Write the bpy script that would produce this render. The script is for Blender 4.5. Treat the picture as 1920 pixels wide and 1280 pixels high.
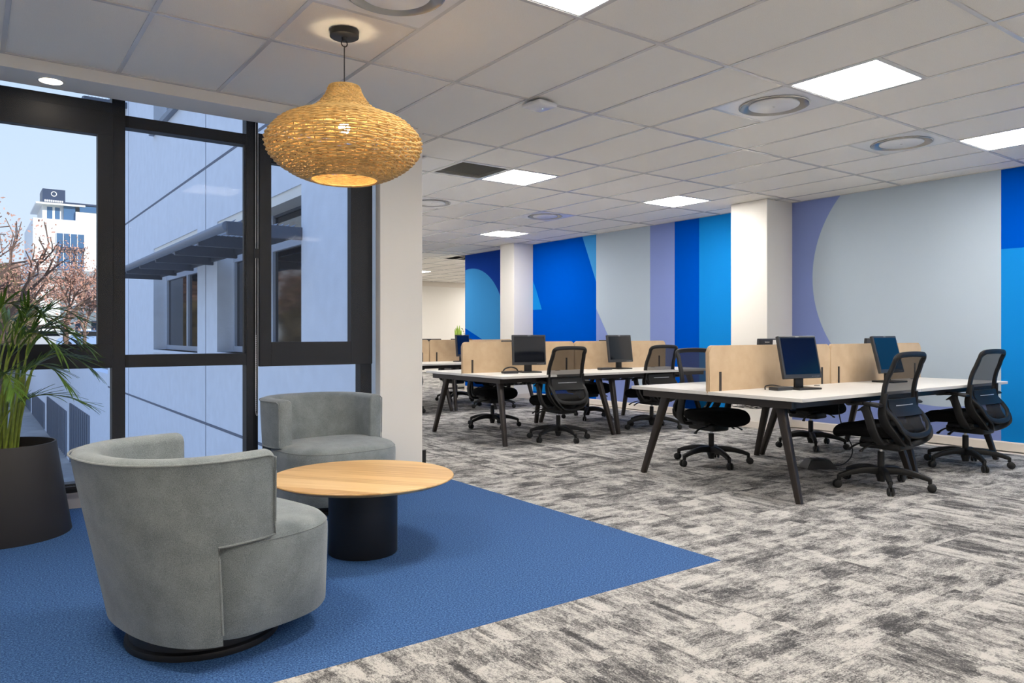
import bpy, bmesh, math, random
from math import pi, sin, cos, radians
from mathutils import Vector, Matrix, noise
for o in list(bpy.data.objects): bpy.data.objects.remove(o)
scene = bpy.context.scene
C = bpy.context.collection
R = random.Random(7)

# ------------------------------------------------------------------ camera, sky, sun, exposure
AZ = 54.657
cam = bpy.data.cameras.new('camera'); cob = bpy.data.objects.new('camera', cam); C.objects.link(cob)
cob.location = (0, 0, 1.139); cob.rotation_euler = (pi/2, 0, radians(AZ-90))
cam.sensor_width = 36; cam.lens = 1396.55*36/1920
cam.shift_x = 0.01396; cam.shift_y = -0.0068; cam.clip_start = 0.05; cam.clip_end = 600
scene.camera = cob
world = bpy.data.worlds.new('sky'); scene.world = world; world.use_nodes = True
wn = world.node_tree; wn.nodes.clear()
tcw = wn.nodes.new('ShaderNodeTexCoord'); sxw = wn.nodes.new('ShaderNodeSeparateXYZ'); sky = wn.nodes.new('ShaderNodeValToRGB')
el = sky.color_ramp.elements; el.new(.25); el.new(.6)
for k, (p_, c_) in enumerate(((0, (.60, .67, .76)), (.22, (.50, .61, .79)), (.6, (.34, .52, .90)), (1, (.24, .44, .92)))): el[k].position = p_; el[k].color = (*c_, 1)
bg = wn.nodes.new('ShaderNodeBackground'); bg.inputs[1].default_value = 1.45
wo = wn.nodes.new('ShaderNodeOutputWorld')
wn.links.new(tcw.outputs['Generated'], sxw.inputs[0]); wn.links.new(sxw.outputs[2], sky.inputs[0])
wn.links.new(sky.outputs[0], bg.inputs[0]); wn.links.new(bg.outputs[0], wo.inputs[0])
sun = bpy.data.lights.new('sun', 'SUN'); sun.energy = 5.5; sun.angle = radians(0.6); sun.color = (1, .95, .88)
so = bpy.data.objects.new('sun', sun); C.objects.link(so)
so.rotation_euler = Vector((-0.42, 0.72, -0.55)).to_track_quat('-Z', 'Y').to_euler()
PANEL_W = 46.0
scene.view_settings.view_transform = 'Standard'; scene.view_settings.look = 'None'
scene.view_settings.gamma = 1; scene.view_settings.use_curve_mapping = False
scene.view_settings.exposure = 0.0
CE = 2.764     # ceiling height
GX, GY = 2.556, 1.677   # ceiling grid origin

# ------------------------------------------------------------------ materials
def lin(c): return tuple((x/255/12.92 if x/255 <= .04045 else ((x/255+.055)/1.055)**2.4) for x in c)
class NT:
    def __init__(s, name):
        s.m = bpy.data.materials.new(name); s.m.use_nodes = True; s.t = s.m.node_tree; s.t.nodes.clear()
        s.out = s.n('ShaderNodeOutputMaterial')
    def n(s, typ, **kw):
        x = s.t.nodes.new(typ)
        for k, v in kw.items(): setattr(x, k, v)
        return x
    def l(s, a, b): s.t.links.new(a, b)
    def val(s, node, i, v): node.inputs[i].default_value = v
    def math(s, op, a, b=None, c=None):
        x = s.n('ShaderNodeMath', operation=op)
        for i, v in enumerate((a, b, c)):
            if v is None: continue
            if isinstance(v, (int, float)): x.inputs[i].default_value = v
            else: s.l(v, x.inputs[i])
        return x.outputs[0]
    def ramp(s, fac, stops, interp='LINEAR'):
        r = s.n('ShaderNodeValToRGB'); r.color_ramp.interpolation = interp
        e = r.color_ramp.elements
        while len(e) < len(stops): e.new(0.5)
        for k, (p, c) in enumerate(stops):
            e[k].position = p; e[k].color = (*c, 1)
        s.l(fac, r.inputs[0]); return r.outputs[0]
    def noise(s, vec, scale, detail=2, rough=.5):
        x = s.n('ShaderNodeTexNoise'); x.inputs['Scale'].default_value = scale; x.inputs['Detail'].default_value = detail
        x.inputs['Roughness'].default_value = rough
        if vec is not None: s.l(vec, x.inputs['Vector'])
        return x.outputs['Fac']
    def vscale(s, vec, sc):
        m = s.n('ShaderNodeMapping'); m.inputs['Scale'].default_value = sc; s.l(vec, m.inputs['Vector']); return m.outputs[0]
    def bump(s, h, strength, dist=.01):
        b = s.n('ShaderNodeBump'); b.inputs['Strength'].default_value = strength; b.inputs['Distance'].default_value = dist
        s.l(h, b.inputs['Height']); return b.outputs[0]
def pbr(name, col, rough=.5, metal=0, spec=.5, bump=None, var=None, sheen=0, coat=0):
    """col sRGB 0-255; bump=(scale,strength); var=(scale, amount) mottles the colour"""
    k = NT(name); b = k.n('ShaderNodeBsdfPrincipled'); c = lin(col)
    b.inputs['Base Color'].default_value = (*c, 1); b.inputs['Roughness'].default_value = rough
    b.inputs['Metallic'].default_value = metal; b.inputs['Specular IOR Level'].default_value = spec
    if sheen: b.inputs['Sheen Weight'].default_value = sheen
    if coat: b.inputs['Coat Weight'].default_value = coat
    tc = k.n('ShaderNodeTexCoord')
    if var:
        f = k.noise(tc.outputs['Object'], var[0], 4)
        a = var[1]
        k.l(k.ramp(f, [(.3, tuple(x*(1-a) for x in c)), (.7, tuple(min(1, x*(1+a)) for x in c))]), b.inputs['Base Color'])
    if bump:
        f = k.noise(tc.outputs['Object'], bump[0], 3)
        k.l(k.bump(f, bump[1]), b.inputs['Normal'])
    k.l(b.outputs[0], k.out.inputs[0]); return k.m
def emit(name, col, s):
    k = NT(name); e = k.n('ShaderNodeEmission'); e.inputs[0].default_value = (*col, 1); e.inputs[1].default_value = s
    k.l(e.outputs[0], k.out.inputs[0]); return k.m
def see_through(name, col, frac, rough=.8, tint=(1, 1, 1)):
    k = NT(name); t = k.n('ShaderNodeBsdfTransparent'); t.inputs[0].default_value = (*tint, 1)
    d = k.n('ShaderNodeBsdfPrincipled'); d.inputs['Base Color'].default_value = (*lin(col), 1); d.inputs['Roughness'].default_value = rough
    m = k.n('ShaderNodeMixShader'); m.inputs[0].default_value = frac
    k.l(t.outputs[0], m.inputs[1]); k.l(d.outputs[0], m.inputs[2]); k.l(m.outputs[0], k.out.inputs[0]); return k.m
def glass(name, tint=(.97, .99, 1), refl=.06):
    k = NT(name); t = k.n('ShaderNodeBsdfTransparent'); t.inputs[0].default_value = (*tint, 1)
    g = k.n('ShaderNodeBsdfGlossy'); g.inputs['Roughness'].default_value = .02
    f = k.n('ShaderNodeFresnel'); f.inputs[0].default_value = 1.45
    m = k.n('ShaderNodeMixShader'); k.l(k.math('MULTIPLY', f.outputs[0], .05), m.inputs[0])
    k.l(t.outputs[0], m.inputs[1]); k.l(g.outputs[0], m.inputs[2]); k.l(m.outputs[0], k.out.inputs[0]); return k.m

def carpet_grey():
    k = NT('grey_carpet'); uv = k.n('ShaderNodeUVMap'); b = k.n('ShaderNodeBsdfPrincipled')
    v = uv.outputs[0]
    warp = k.noise(k.vscale(v, (14, 14, 1)), 1.0, 3, .6); warp2 = k.noise(k.vscale(v, (60, 90, 1)), 1.0, 2, .6)
    sp = k.n('ShaderNodeSeparateXYZ'); k.l(v, sp.inputs[0])
    def patch(fu, fv, seed, wa):
        u_ = k.math('ADD', k.math('MULTIPLY', sp.outputs[0], fu), k.math('MULTIPLY', warp, wa)); w_ = k.math('ADD', k.math('MULTIPLY', sp.outputs[1], fv), k.math('MULTIPLY', warp2, .9))
        cb = k.n('ShaderNodeCombineXYZ'); k.l(k.math('FLOOR', u_), cb.inputs[0]); k.l(k.math('FLOOR', w_), cb.inputs[1]); cb.inputs[2].default_value = seed
        wn2 = k.n('ShaderNodeTexWhiteNoise', noise_dimensions='3D'); k.l(cb.outputs[0], wn2.inputs['Vector']); return wn2.outputs[0]
    p1 = patch(4.2, 9, 1.0, 1.4); p2 = patch(3.0, 26, 2.0, 2.2); p3 = patch(9, 4.5, 3.0, 1.0)
    n1 = k.noise(k.vscale(v, (6.5, 16, 1)), 1.0, 5, .62)
    n2 = k.noise(k.vscale(v, (36, 95, 1)), 1.0, 3, .65)
    n3 = k.noise(k.vscale(v, (120, 190, 1)), 1.0, 3, .8)
    s = k.math('ADD', k.math('MULTIPLY', n1, 1.5), k.math('MULTIPLY', n2, 1.1))
    s = k.math('ADD', s, k.math('MULTIPLY', n3, 1.9))
    s = k.math('ADD', s, k.math('MULTIPLY', p1, .42)); s = k.math('ADD', s, k.math('MULTIPLY', p2, .30)); s = k.math('ADD', s, k.math('MULTIPLY', p3, .28))
    s = k.math('MULTIPLY', s, 1/5.50)
    col = k.ramp(s, [(.415, lin((66, 66, 68))), (.465, lin((108, 107, 107))), (.505, lin((150, 148, 146))), (.555, lin((190, 187, 183)))])
    k.l(col, b.inputs['Base Color']); b.inputs['Roughness'].default_value = .95; b.inputs['Specular IOR Level'].default_value = .1
    k.l(k.bump(n3, .5, .004), b.inputs['Normal']); k.l(b.outputs[0], k.out.inputs[0]); return k.m
def carpet_blue():
    k = NT('blue_carpet'); tc = k.n('ShaderNodeTexCoord'); b = k.n('ShaderNodeBsdfPrincipled'); v = tc.outputs['Object']
    n = k.noise(v, 130, 3, .8); n2 = k.noise(v, 400, 2, .7)
    s = k.math('ADD', k.math('MULTIPLY', n, .6), k.math('MULTIPLY', n2, .4))
    k.l(k.ramp(s, [(.38, lin((22, 44, 80))), (.5, lin((54, 88, 138))), (.62, lin((96, 132, 180)))]), b.inputs['Base Color'])
    b.inputs['Roughness'].default_value = .95; b.inputs['Specular IOR Level'].default_value = .1
    k.l(k.bump(s, .2, .003), b.inputs['Normal']); k.l(b.outputs[0], k.out.inputs[0]); return k.m
def oak():
    k = NT('oak'); tc = k.n('ShaderNodeTexCoord'); b = k.n('ShaderNodeBsdfPrincipled'); v = tc.outputs['Object']
    # staves 9 cm wide running along local x
    sp = k.n('ShaderNodeSeparateXYZ'); k.l(v, sp.inputs[0])
    st = k.math('FLOOR', k.math('MULTIPLY', sp.outputs[1], 10.5))
    wn_ = k.n('ShaderNodeTexWhiteNoise', noise_dimensions='1D'); k.l(st, wn_.inputs['W'])
    cb = k.n('ShaderNodeCombineXYZ'); k.l(sp.outputs[0], cb.inputs[0]); k.l(k.math('ADD', sp.outputs[1], k.math('MULTIPLY', wn_.outputs[0], 7)), cb.inputs[1])
    g = k.noise(k.vscale(cb.outputs[0], (2.5, 40, 1)), 1, 5, .6)
    f = k.math('ADD', k.math('MULTIPLY', g, .7), k.math('MULTIPLY', wn_.outputs[0], .35))
    k.l(k.ramp(f, [(.25, lin((186, 142, 88))), (.5, lin((216, 176, 118))), (.8, lin((232, 198, 146)))]), b.inputs['Base Color'])
    b.inputs['Roughness'].default_value = .38; k.l(k.bump(g, .05, .002), b.inputs['Normal']); k.l(b.outputs[0], k.out.inputs[0]); return k.m
def fabric(name, dark, light, sc=420):
    k = NT(name); tc = k.n('ShaderNodeTexCoord'); b = k.n('ShaderNodeBsdfPrincipled'); v = tc.outputs['Object']
    n = k.noise(v, sc, 3, .7); n2 = k.noise(v, 9, 3, .6)
    s = k.math('ADD', k.math('MULTIPLY', n, .72), k.math('MULTIPLY', n2, .28))
    k.l(k.ramp(s, [(.38, lin(dark)), (.62, lin(light))]), b.inputs['Base Color'])
    b.inputs['Roughness'].default_value = .9; b.inputs['Sheen Weight'].default_value = .25; b.inputs['Specular IOR Level'].default_value = .15
    k.l(k.bump(n, .35, .002), b.inputs['Normal']); k.l(b.outputs[0], k.out.inputs[0]); return k.m
def ceiling_mat():
    k = NT('ceiling_tile'); tc = k.n('ShaderNodeTexCoord'); b = k.n('ShaderNodeBsdfPrincipled'); v = tc.outputs['Object']
    n = k.noise(v, 320, 3, .7)
    k.l(k.ramp(n, [(.32, lin((224, 218, 208))), (.5, lin((242, 238, 230))), (.8, lin((247, 244, 238)))]), b.inputs['Base Color'])
    b.inputs['Roughness'].default_value = .9; k.l(k.bump(n, .3, .002), b.inputs['Normal']); k.l(b.outputs[0], k.out.inputs[0]); return k.m

M = dict(
 wall=pbr('white_paint', (234, 230, 223), .6, bump=(140, .03)), trim=pbr('cream_skirting', (222, 214, 204), .45),
 tile=ceiling_mat(), tee=pbr('white_tee_bar', (206, 204, 202), .25, spec=.6), metal_w=pbr('white_metal', (226, 226, 226), .25),
 grey=carpet_grey(), blue=carpet_blue(), oak=oak(),
 chair=fabric('grey_chair_fabric', (94, 102, 105), (138, 145, 148)), piping=fabric('grey_piping_fabric', (100, 107, 109), (140, 146, 148)),
 black=pbr('black_metal', (24, 24, 26), .5), plastic=pbr('black_plastic', (24, 24, 25), .5, bump=(600, .05), spec=.35),
 seatf=pbr('black_seat_fabric', (17, 17, 18), .95, bump=(500, .3), spec=.1), mesh=see_through('black_mesh_fabric', (14, 14, 17), .79),
 bronze=pbr('dark_bronze_metal', (52, 46, 42), .38, metal=.4), chrome=pbr('chrome', (200, 200, 200), .15, metal=1),
 frame=pbr('anthracite_window_frame', (22, 23, 27), .5, spec=.25), desk=pbr('white_laminate', (218, 215, 210), .35),
 screen=fabric('beige_screen_fabric', (176, 150, 118), (198, 173, 141), 500), slot=pbr('bronze_bracket', (70, 64, 58), .4, metal=.5),
 lcd=pbr('dark_display', (12, 16, 24), .12, spec=.6), bezel=pbr('charcoal_bezel', (44, 46, 50), .4), logo=pbr('light_print', (190, 190, 190), .5),
 wicker=pbr('wicker', (202, 166, 104), .55, var=(30, .3)), pot=pbr('black_planter', (40, 38, 38), .55), soil=pbr('soil', (96, 80, 62), 1, bump=(60, 1), var=(40, .5)),
 gls=glass('window_glass'), blind=see_through('blind_mesh', (130, 136, 146), .04), lacc=pbr('grille_metal', (120, 122, 118), .5),
 pane=pbr('reflective_glass', (18, 20, 26), .05, spec=.5), grille=pbr('grey_metal', (176, 174, 164), .6),
 render=pbr('pale_render', (224, 230, 240), .85, bump=(30, .25), var=(5, .04)), ext_metal=pbr('painted_canopy_steel', (120, 128, 142), .5),
 dmetal=pbr('dark_canopy_steel', (84, 90, 102), .5), ext_frame=pbr('pale_window_frame', (176, 184, 198), .5), joint=pbr('dark_joint', (110, 116, 130), .9),
)
PANEL = emit('light_panel', (1, .955, .90), PANEL_W)
WARM_FILL = emit('warm_fill_panel', (1, .90, .76), PANEL_W*1.25)  # added warm fill for the unseen panels beside the lounge
DOWN = emit('downlight_lens', (1, .86, .66), 30)

# ------------------------------------------------------------------ mesh helpers
def link(o, parent=None, loc=None):
    C.objects.link(o)
    if parent: o.parent = parent
    if loc: o.location = loc
    return o
def obj(name, bm, mat, parent=None, loc=None, smooth=False, kind=None):
    me = bpy.data.meshes.new(name)
    bmesh.ops.recalc_face_normals(bm, faces=bm.faces)
    bm.to_mesh(me); bm.free()
    for m_ in (mat if isinstance(mat, (list, tuple)) else [mat]): me.materials.append(m_)
    if smooth:
        for p in me.polygons: p.use_smooth = True
        try: me.set_sharp_from_angle(angle=radians(38))
        except Exception: pass
    o = bpy.data.objects.new(name, me)
    if kind: o['kind'] = kind
    return link(o, parent, loc)
def thing(name, label, cat, loc=(0, 0, 0), rz=0, group=None):
    o = bpy.data.objects.new(name, None); o.empty_display_size = .1; C.objects.link(o)
    o.location = loc; o.rotation_euler = (0, 0, rz)
    return tag(o, label, cat, group)
def tag(o, label, cat, group=None):
    o['label'] = label; o['category'] = cat
    if group: o['group'] = group
    return o
def struct(name, bm, mat, smooth=False):
    o = obj(name, bm, mat, smooth=smooth); o['kind'] = 'structure'; return o
def BM(): return bmesh.new()
def box(bm, x0, x1, y0, y1, z0, z1, bev=0, seg=2, mi=0):
    t = BM() if bev else bm
    v = [t.verts.new(p) for p in ((x0, y0, z0), (x1, y0, z0), (x1, y1, z0), (x0, y1, z0), (x0, y0, z1), (x1, y0, z1), (x1, y1, z1), (x0, y1, z1))]
    fs = [t.faces.new([v[i] for i in q]) for q in ((0, 3, 2, 1), (4, 5, 6, 7), (0, 1, 5, 4), (1, 2, 6, 5), (2, 3, 7, 6), (3, 0, 4, 7))]
    for f in fs: f.material_index = mi
    if bev:
        bmesh.ops.bevel(t, geom=t.edges[:], offset=bev, segments=seg, affect='EDGES', profile=.5)
        merge(bm, t)
    return bm
def merge(bm, t, mat=None):
    me = bpy.data.meshes.new('tmp'); t.to_mesh(me); t.free()
    if mat is not None: me.transform(mat)
    bm.from_mesh(me); bpy.data.meshes.remove(me)
def boxo(name, b, mat, parent=None, bev=0, **kw): return obj(name, box(BM(), *b, bev=bev), mat, parent, **kw)
def sweep(bm, pts, prof, closed=False, up=Vector((0, 0, 1)), cap=True, scales=None):
    """sweep 2-D profile [(side, normal)] along pts"""
    pts = [Vector(p) for p in pts]; n = len(pts); rings = []
    for i, p in enumerate(pts):
        a = pts[i-1] if (i > 0 or closed) else p; b = pts[(i+1) % n] if (i < n-1 or closed) else p
        t = (b-a).normalized(); s = t.cross(up)
        if s.length < 1e-4: s = t.cross(Vector((1, 0, 0)))
        s.normalize(); u = s.cross(t).normalized(); k = scales[i] if scales else 1
        ks, ku = (k if isinstance(k, tuple) else (k, k))
        rings.append([bm.verts.new(p + s*q[0]*ks + u*q[1]*ku) for q in prof])
    m = len(prof)
    for i in range(n if closed else n-1):
        A, B = rings[i], rings[(i+1) % n]
        for j in range(m): bm.faces.new((A[j], A[(j+1) % m], B[(j+1) % m], B[j]))
    if cap and not closed:
        bm.faces.new(rings[0]); bm.faces.new(rings[-1][::-1])
    return bm
def circ(r, n=8, ry=None): return [(r*cos(2*pi*i/n), (ry or r)*sin(2*pi*i/n)) for i in range(n)]
def rrect(w, h, r=.3, n=3):
    """rounded rectangle profile, half sizes w, h; r fraction"""
    q = []; rr = r*min(w, h)
    for cx, cy, a in ((w-rr, h-rr, 0), (-w+rr, h-rr, 90), (-w+rr, -h+rr, 180), (w-rr, -h+rr, 270)):
        for k in range(n): t = radians(a+90*k/(n-1)); q.append((cx+rr*cos(t), cy+rr*sin(t)))
    return q
def lathe(bm, prof, seg=32, z=True, closed=False):
    rings = [[bm.verts.new((r*cos(2*pi*i/seg), r*sin(2*pi*i/seg), h)) for i in range(seg)] if r > 1e-5 else [bm.verts.new((0, 0, h))] for r, h in prof]
    for A, B in zip(rings[:-1] , rings[1:]):
        for i in range(seg):
            j = (i+1) % seg
            if len(A) == 1 and len(B) == 1: continue
            if len(A) == 1: bm.faces.new((A[0], B[j], B[i]))
            elif len(B) == 1: bm.faces.new((A[i], A[j], B[0]))
            else: bm.faces.new((A[i], A[j], B[j], B[i]))
    return bm
def smooth_path(ctrl, n=8):
    P = [Vector(p) for p in ctrl]; out = []
    for i in range(len(P)-1):
        a, b, c, d = P[max(i-1, 0)], P[i], P[i+1], P[min(i+2, len(P)-1)]
        for k in range(n):
            t = k/n; out.append(.5*((2*b)+(c-a)*t+(2*a-5*b+4*c-d)*t*t+(3*b-a-3*c+d)*t**3))
    out.append(P[-1]); return out
def tube(bm, pts, r, n=8, **kw): return sweep(bm, pts, circ(r, n), **kw)
def prism(bm, poly, z0, z1, mi=0):
    a = [bm.verts.new((x, y, z0)) for x, y in poly]; b = [bm.verts.new((x, y, z1)) for x, y in poly]
    fs = [bm.faces.new(a[::-1]), bm.faces.new(b)]
    for i in range(len(poly)): j = (i+1) % len(poly); fs.append(bm.faces.new((a[i], a[j], b[j], b[i])))
    for f in fs: f.material_index = mi
    return bm
def copy_tree(o, parent=None):
    c = o.copy(); C.objects.link(c); c.parent = parent
    for ch in list(o.children): copy_tree(ch, c)
    return c
def place(o, loc, rz, label, group):
    o.location = loc; o.rotation_euler = (0, 0, rz); o['label'] = label
    if group: o['group'] = group
    return o

# ------------------------------------------------------------------ room shell
XW = 8.30          # mural wall plane
EX = 3.25          # outer face of neighbouring wing wall
YD = 12.86         # mural wall end
YF = 19.9
# floor: base slab with carpet pieces on it
b = box(BM(), -2.8, 15, -2.8, 5.74, -.40, -.012); box(b, 2.72, 15, 5.74, 6.05, -.40, -.012); box(b, EX+.02, 15, 6.05, 20.2, -.40, -.012); fl = struct('floor', b, M['trim'])
bx_ = BM(); box(bx_, -2.6, 3.095, 2.415, 5.60, -.012, 0)
obj('blue_carpet', bx_, M['blue'], fl)
TS = .5
def tile_mesh(bm, x0, x1, y0, y1, uvl, rot, ou, ov, ch=.0007):
    top = [bm.verts.new(p) for p in ((x0+ch, y0+ch, 0), (x1-ch, y0+ch, 0), (x1-ch, y1-ch, 0), (x0+ch, y1-ch, 0))]
    low = [bm.verts.new(p) for p in ((x0, y0, -.008), (x1, y0, -.008), (x1, y1, -.008), (x0, y1, -.008))]
    fs = [bm.faces.new(top)] + [bm.faces.new((low[i], low[(i+1) % 4], top[(i+1) % 4], top[i])) for i in range(4)]
    for f in fs:
        for lp in f.loops:
            x, y = lp.vert.co.x, lp.vert.co.y
            lp[uvl].uv = (y+ou, x+ov) if rot else (x+ou, y+ov)
variants = []
for rot in (0, 1):
    for k in range(9):
        b = BM(); uvl = b.loops.layers.uv.new('UVMap'); tile_mesh(b, 0, TS, 0, TS, uvl, rot, R.uniform(0, 90), R.uniform(0, 90))
        me = bpy.data.meshes.new('carpet_tile'); b.to_mesh(me); b.free(); me.materials.append(M['grey']); variants.append(me)
far_b = BM(); uvl = far_b.loops.layers.uv.new('UVMap')
tiles = []
ix0 = -12; ix1 = 24
for i in range(ix0, ix1):
    for j in range(-10, 36):
        x, y = 3.095+i*TS, 2.415+j*TS
        if x < -2.6 or x > 14.8 or y < -2.5 or y > 19.9: continue
        if x < 3.0 and y > 2.4: continue
        if y > 5.9 and x < 3.5:
            if x > 3 and y < 6.9: tile_mesh(far_b, 3.40, x+TS, y, y+TS, uvl, 0, y*3, 7)
            continue      # blue carpet, or outside
        if x > 8.0 and y < 12.5: continue
        inview = False
        for (px, py) in ((x, y), (x+TS, y), (x, y+TS), (x+TS, y+TS)):
            d = px*.5785+py*.8157; r = px*.8157-py*.5785
            if d > 1.9 and -.70 < r/d < .74: inview = True
        tiles.append(((x+.25)**2+(y+.25)**2, x, y, inview, (i+j) % 2))
tiles.sort(); nt = 0
for d2, x, y, iv, par in tiles:
    if iv and nt < 290 :
        me = variants[R.randrange(18)]
        o = bpy.data.objects.new('carpet_tile', me); link(o, fl, (x, y, 0)); nt += 1
    else: tile_mesh(far_b, x, x+TS, y, y+TS, uvl, R.randrange(2), R.uniform(0, 90), R.uniform(0, 90))
obj('carpet_tiles_beyond', far_b, M['grey'], fl, kind='stuff')

# walls
b = BM(); box(b, XW, XW+.2, -2.6, YD, 0, 3.0); wall_right = struct('wall_right', b, M['wall'])
b = BM(); box(b, -2.8, XW+.2, -2.8, -2.6, 0, 3.0); struct('wall_behind', b, M['wall'])
b = BM(); box(b, -2.8, -2.6, -2.6, 6.0, 0, 3.0); struct('wall_west', b, M['wall'])
b = BM(); box(b, EX+.15, 15, YF, YF+.2, 0, 3.0); wf = struct('wall_far', b, M['wall'])
b = BM(); box(b, 14.8, 15, YD, YF, 0, 3.0); box(b, XW+.2, 15, YD-.2, YD, 0, 3.0); struct('wall_alcove', b, M['wall'])
b = BM(); box(b, EX+.37, 14.8, YF-.05, YF, 2.66, CE); box(b, EX+.37, 14.8, YF-.03, YF, 2.62, 2.66); struct('trim_1', b, M['trim'])
# skirting of the mural wall
b = BM(); sweep(b, [(XW, -2.6, 0), (XW, YD, 0)], [(-.0, 0), (-.016, 0), (-.016, .075), (-.010, .088), (0, .09)], cap=True)
b.free(); b = BM()
pr = [(0, 0), (-.016, 0), (-.016, .078), (-.008, .09), (0, .09)]
A = [b.verts.new((XW+p, -2.6, z)) for p, z in pr]; B_ = [b.verts.new((XW+p, YD, z)) for p, z in pr]
for i in range(5): b.faces.new((A[i], A[(i+1) % 5], B_[(i+1) % 5], B_[i]))
b.faces.new(A); b.faces.new(B_[::-1]); struct('baseboard_right', b, M['trim'])
# mural: vinyl pieces applied to the wall, each layer 0.4 mm prouder
navy, royal, skyb, peri, pale, mid = [pbr('mural_'+n, c, .7, spec=0) for n, c in (('navy', (30, 66, 158)), ('royal', (0, 80, 188)), ('sky', (24, 132, 208)),
    ('periwinkle', (132, 148, 204)), ('pale', (178, 192, 206)), ('azure', (66, 148, 212)))]
mb = BM(); MM = [navy, royal, skyb, peri, pale, mid]; names = dict(navy=0, royal=1, sky=2, peri=3, pale=4, mid=5)
def piece(poly, col, layer=1):
    x = XW-.0005*layer
    vs = [mb.verts.new((x, y, z)) for y, z in poly]; f = mb.faces.new(vs); f.material_index = names[col]
def rect(y0, y1, z0, z1, col, layer=1): piece([(y0, z0), (y1, z0), (y1, z1), (y0, z1)], col, layer)
def clipcircle(cy, cz, r, y0, y1, z0, z1, col, layer):
    pts = []
    for k in range(180):
        a = 2*pi*k/180; y, z = cy+r*cos(a), cz+r*sin(a)
        p = (min(max(y, y0), y1), min(max(z, z0), z1))
        if not pts or (abs(p[0]-pts[-1][0])+abs(p[1]-pts[-1][1])) > 1e-5: pts.append(p)
    # keep corners that the clamp produced
    piece(pts, col, layer)
Z0, Z1 = .09, CE
rect(-2.6, 3.12, 1.98, Z1, 'royal'); rect(-2.6, 3.12, Z0, 1.98, 'sky')
rect(3.12, 6.295, Z0, Z1, 'peri')
pts = [(3.12, Z1)]
cy, cz, rr = 3.70, 1.82, 1.435
a0 = math.asin((Z1-cz)/rr)
for k in range(61):
    a = a0-(a0+pi/2+.42)*k/60; pts.append((cy+rr*cos(a), cz+rr*sin(a)))
pts = [p for p in pts if p[0] >= 3.12]; pts.append((3.12, pts[-1][1])); piece(pts, 'pale', 2)
rect(6.295, 6.847, Z0, Z1, 'sky'); rect(6.847, 7.289, Z0, Z1, 'royal'); rect(7.289, 7.764, Z0, Z1, 'peri')
rect(7.764, 8.938, Z0, Z1, 'pale'); piece([(8.938, Z0), (7.764, Z0), (7.764, .20), (8.1, .47), (8.43, .80), (8.605, 1.03), (8.938, 1.56)], 'peri', 2)
rect(8.938, 10.7, Z0, Z1, 'royal'); piece([(8.938, 1.99), (9.275, Z1), (8.938, Z1)], 'mid', 2)
piece([(10.7, 2.3), (10.7, 1.584), (10.346, 1.584), (10.499, 1.923)], 'sky', 2); piece([(10.7, .12), (10.15, .12), (10.25, .75), (10.7, .75)], 'sky', 2)
rect(10.7, YD, Z0, Z1, 'navy')
pts = []
for k in range(46):
    a = pi/2+pi*.47-(pi*.47+.2)*1.0*k/45-.0
    a = radians(176)-radians(100)*k/45; pts.append((12.65+1.19*cos(a), 1.283+1.19*sin(a)))
pts = [p for p in pts if p[0] <= YD]; pts = pts+[(YD, Z0), (11.46, Z0)]
piece(pts, 'mid', 2); piece([(YD, 1.27), (YD, Z0), (11.4, Z0), (11.4, .74)], 'royal', 3)
for f in mb.faces: f.normal_update()
mo = obj('mural', mb, MM, wall_right)
for p in mo.data.polygons: pass

# columns
def column(name, x0, x1, y0, y1):
    b = BM(); box(b, x0, x1, y0, y1, 0, CE, bev=.004, seg=1); c = struct(name, b, M['wall'])
    k = .016; b = BM(); box(b, x0-k, x1+k if x1 < XW-.05 else x1, y0-k, y1+k, 0, .085, bev=.004, seg=1); obj('skirting', b, M['trim'], c); return c
column('wall_column_near', 7.785, XW, 5.405, 5.925)
column('wall_column_far', 7.87, XW, 10.60, 11.02)
b = BM(); box(b, 2.703, 3.092, 5.45, 5.535, 0, CE, bev=.003, seg=1); box(b, 2.79, 3.092, 5.534, 5.96, 0, CE+.06); wc = struct('wall_column_window', b, M['wall'])
boxo('skirting', (3.094, 3.27, 5.70, 5.74, 0, .125), M['black'], wc)
# bulkhead above the windows
b = BM(); box(b, -2.6, 2.885, 5.165, 5.465, 2.69, CE+.02); bh = struct('trim_2', b, M['wall'])

# ceiling
b = box(BM(), -2.8, 15, -2.8, 5.62, CE+.06, CE+.30); box(b, 2.72, 15, 5.62, 6.05, CE+.06, CE+.30); box(b, EX+.02, 15, 6.05, 20.2, CE+.06, CE+.30); ce = struct('ceiling', b, M['tile'])
fix = {}   # (j, h) half tile cells taken by fixtures, h = half index in Y (0.6 m steps)
def cell(x, y): return (round((x-.3-GX)/.6), round((y-.3-GY)/.6))
LIGHTS = [(2.256, 2.577), (4.656, 2.577), (7.056, 2.577), (4.656, 6.177), (7.056, 6.177), (4.656, 9.777), (7.056, 9.777),
          (-.144, 2.577), (-.144, -1.023), (2.256, -1.023), (4.656, -1.023), (7.056, -1.023), (7.056, 13.377), (9.456, 13.377), (9.456, 16.977), (12.456, 16.977), (7.056, 16.977), (8.856, 18.777), (13.656, 18.777), (11.256, 14.577)]  # last three panels are added out of view to brighten the far wall
DIFF = [(1.656, 3.177), (4.656, 3.177), (6.456, 3.177), (6.456, 7.977), (4.656, 7.977)]
GRIL = [(4.056, 6.177)]
for L in (LIGHTS, DIFF, GRIL):
    for x, y in L: fix[cell(x, y)] = 1
ct = {}
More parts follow.
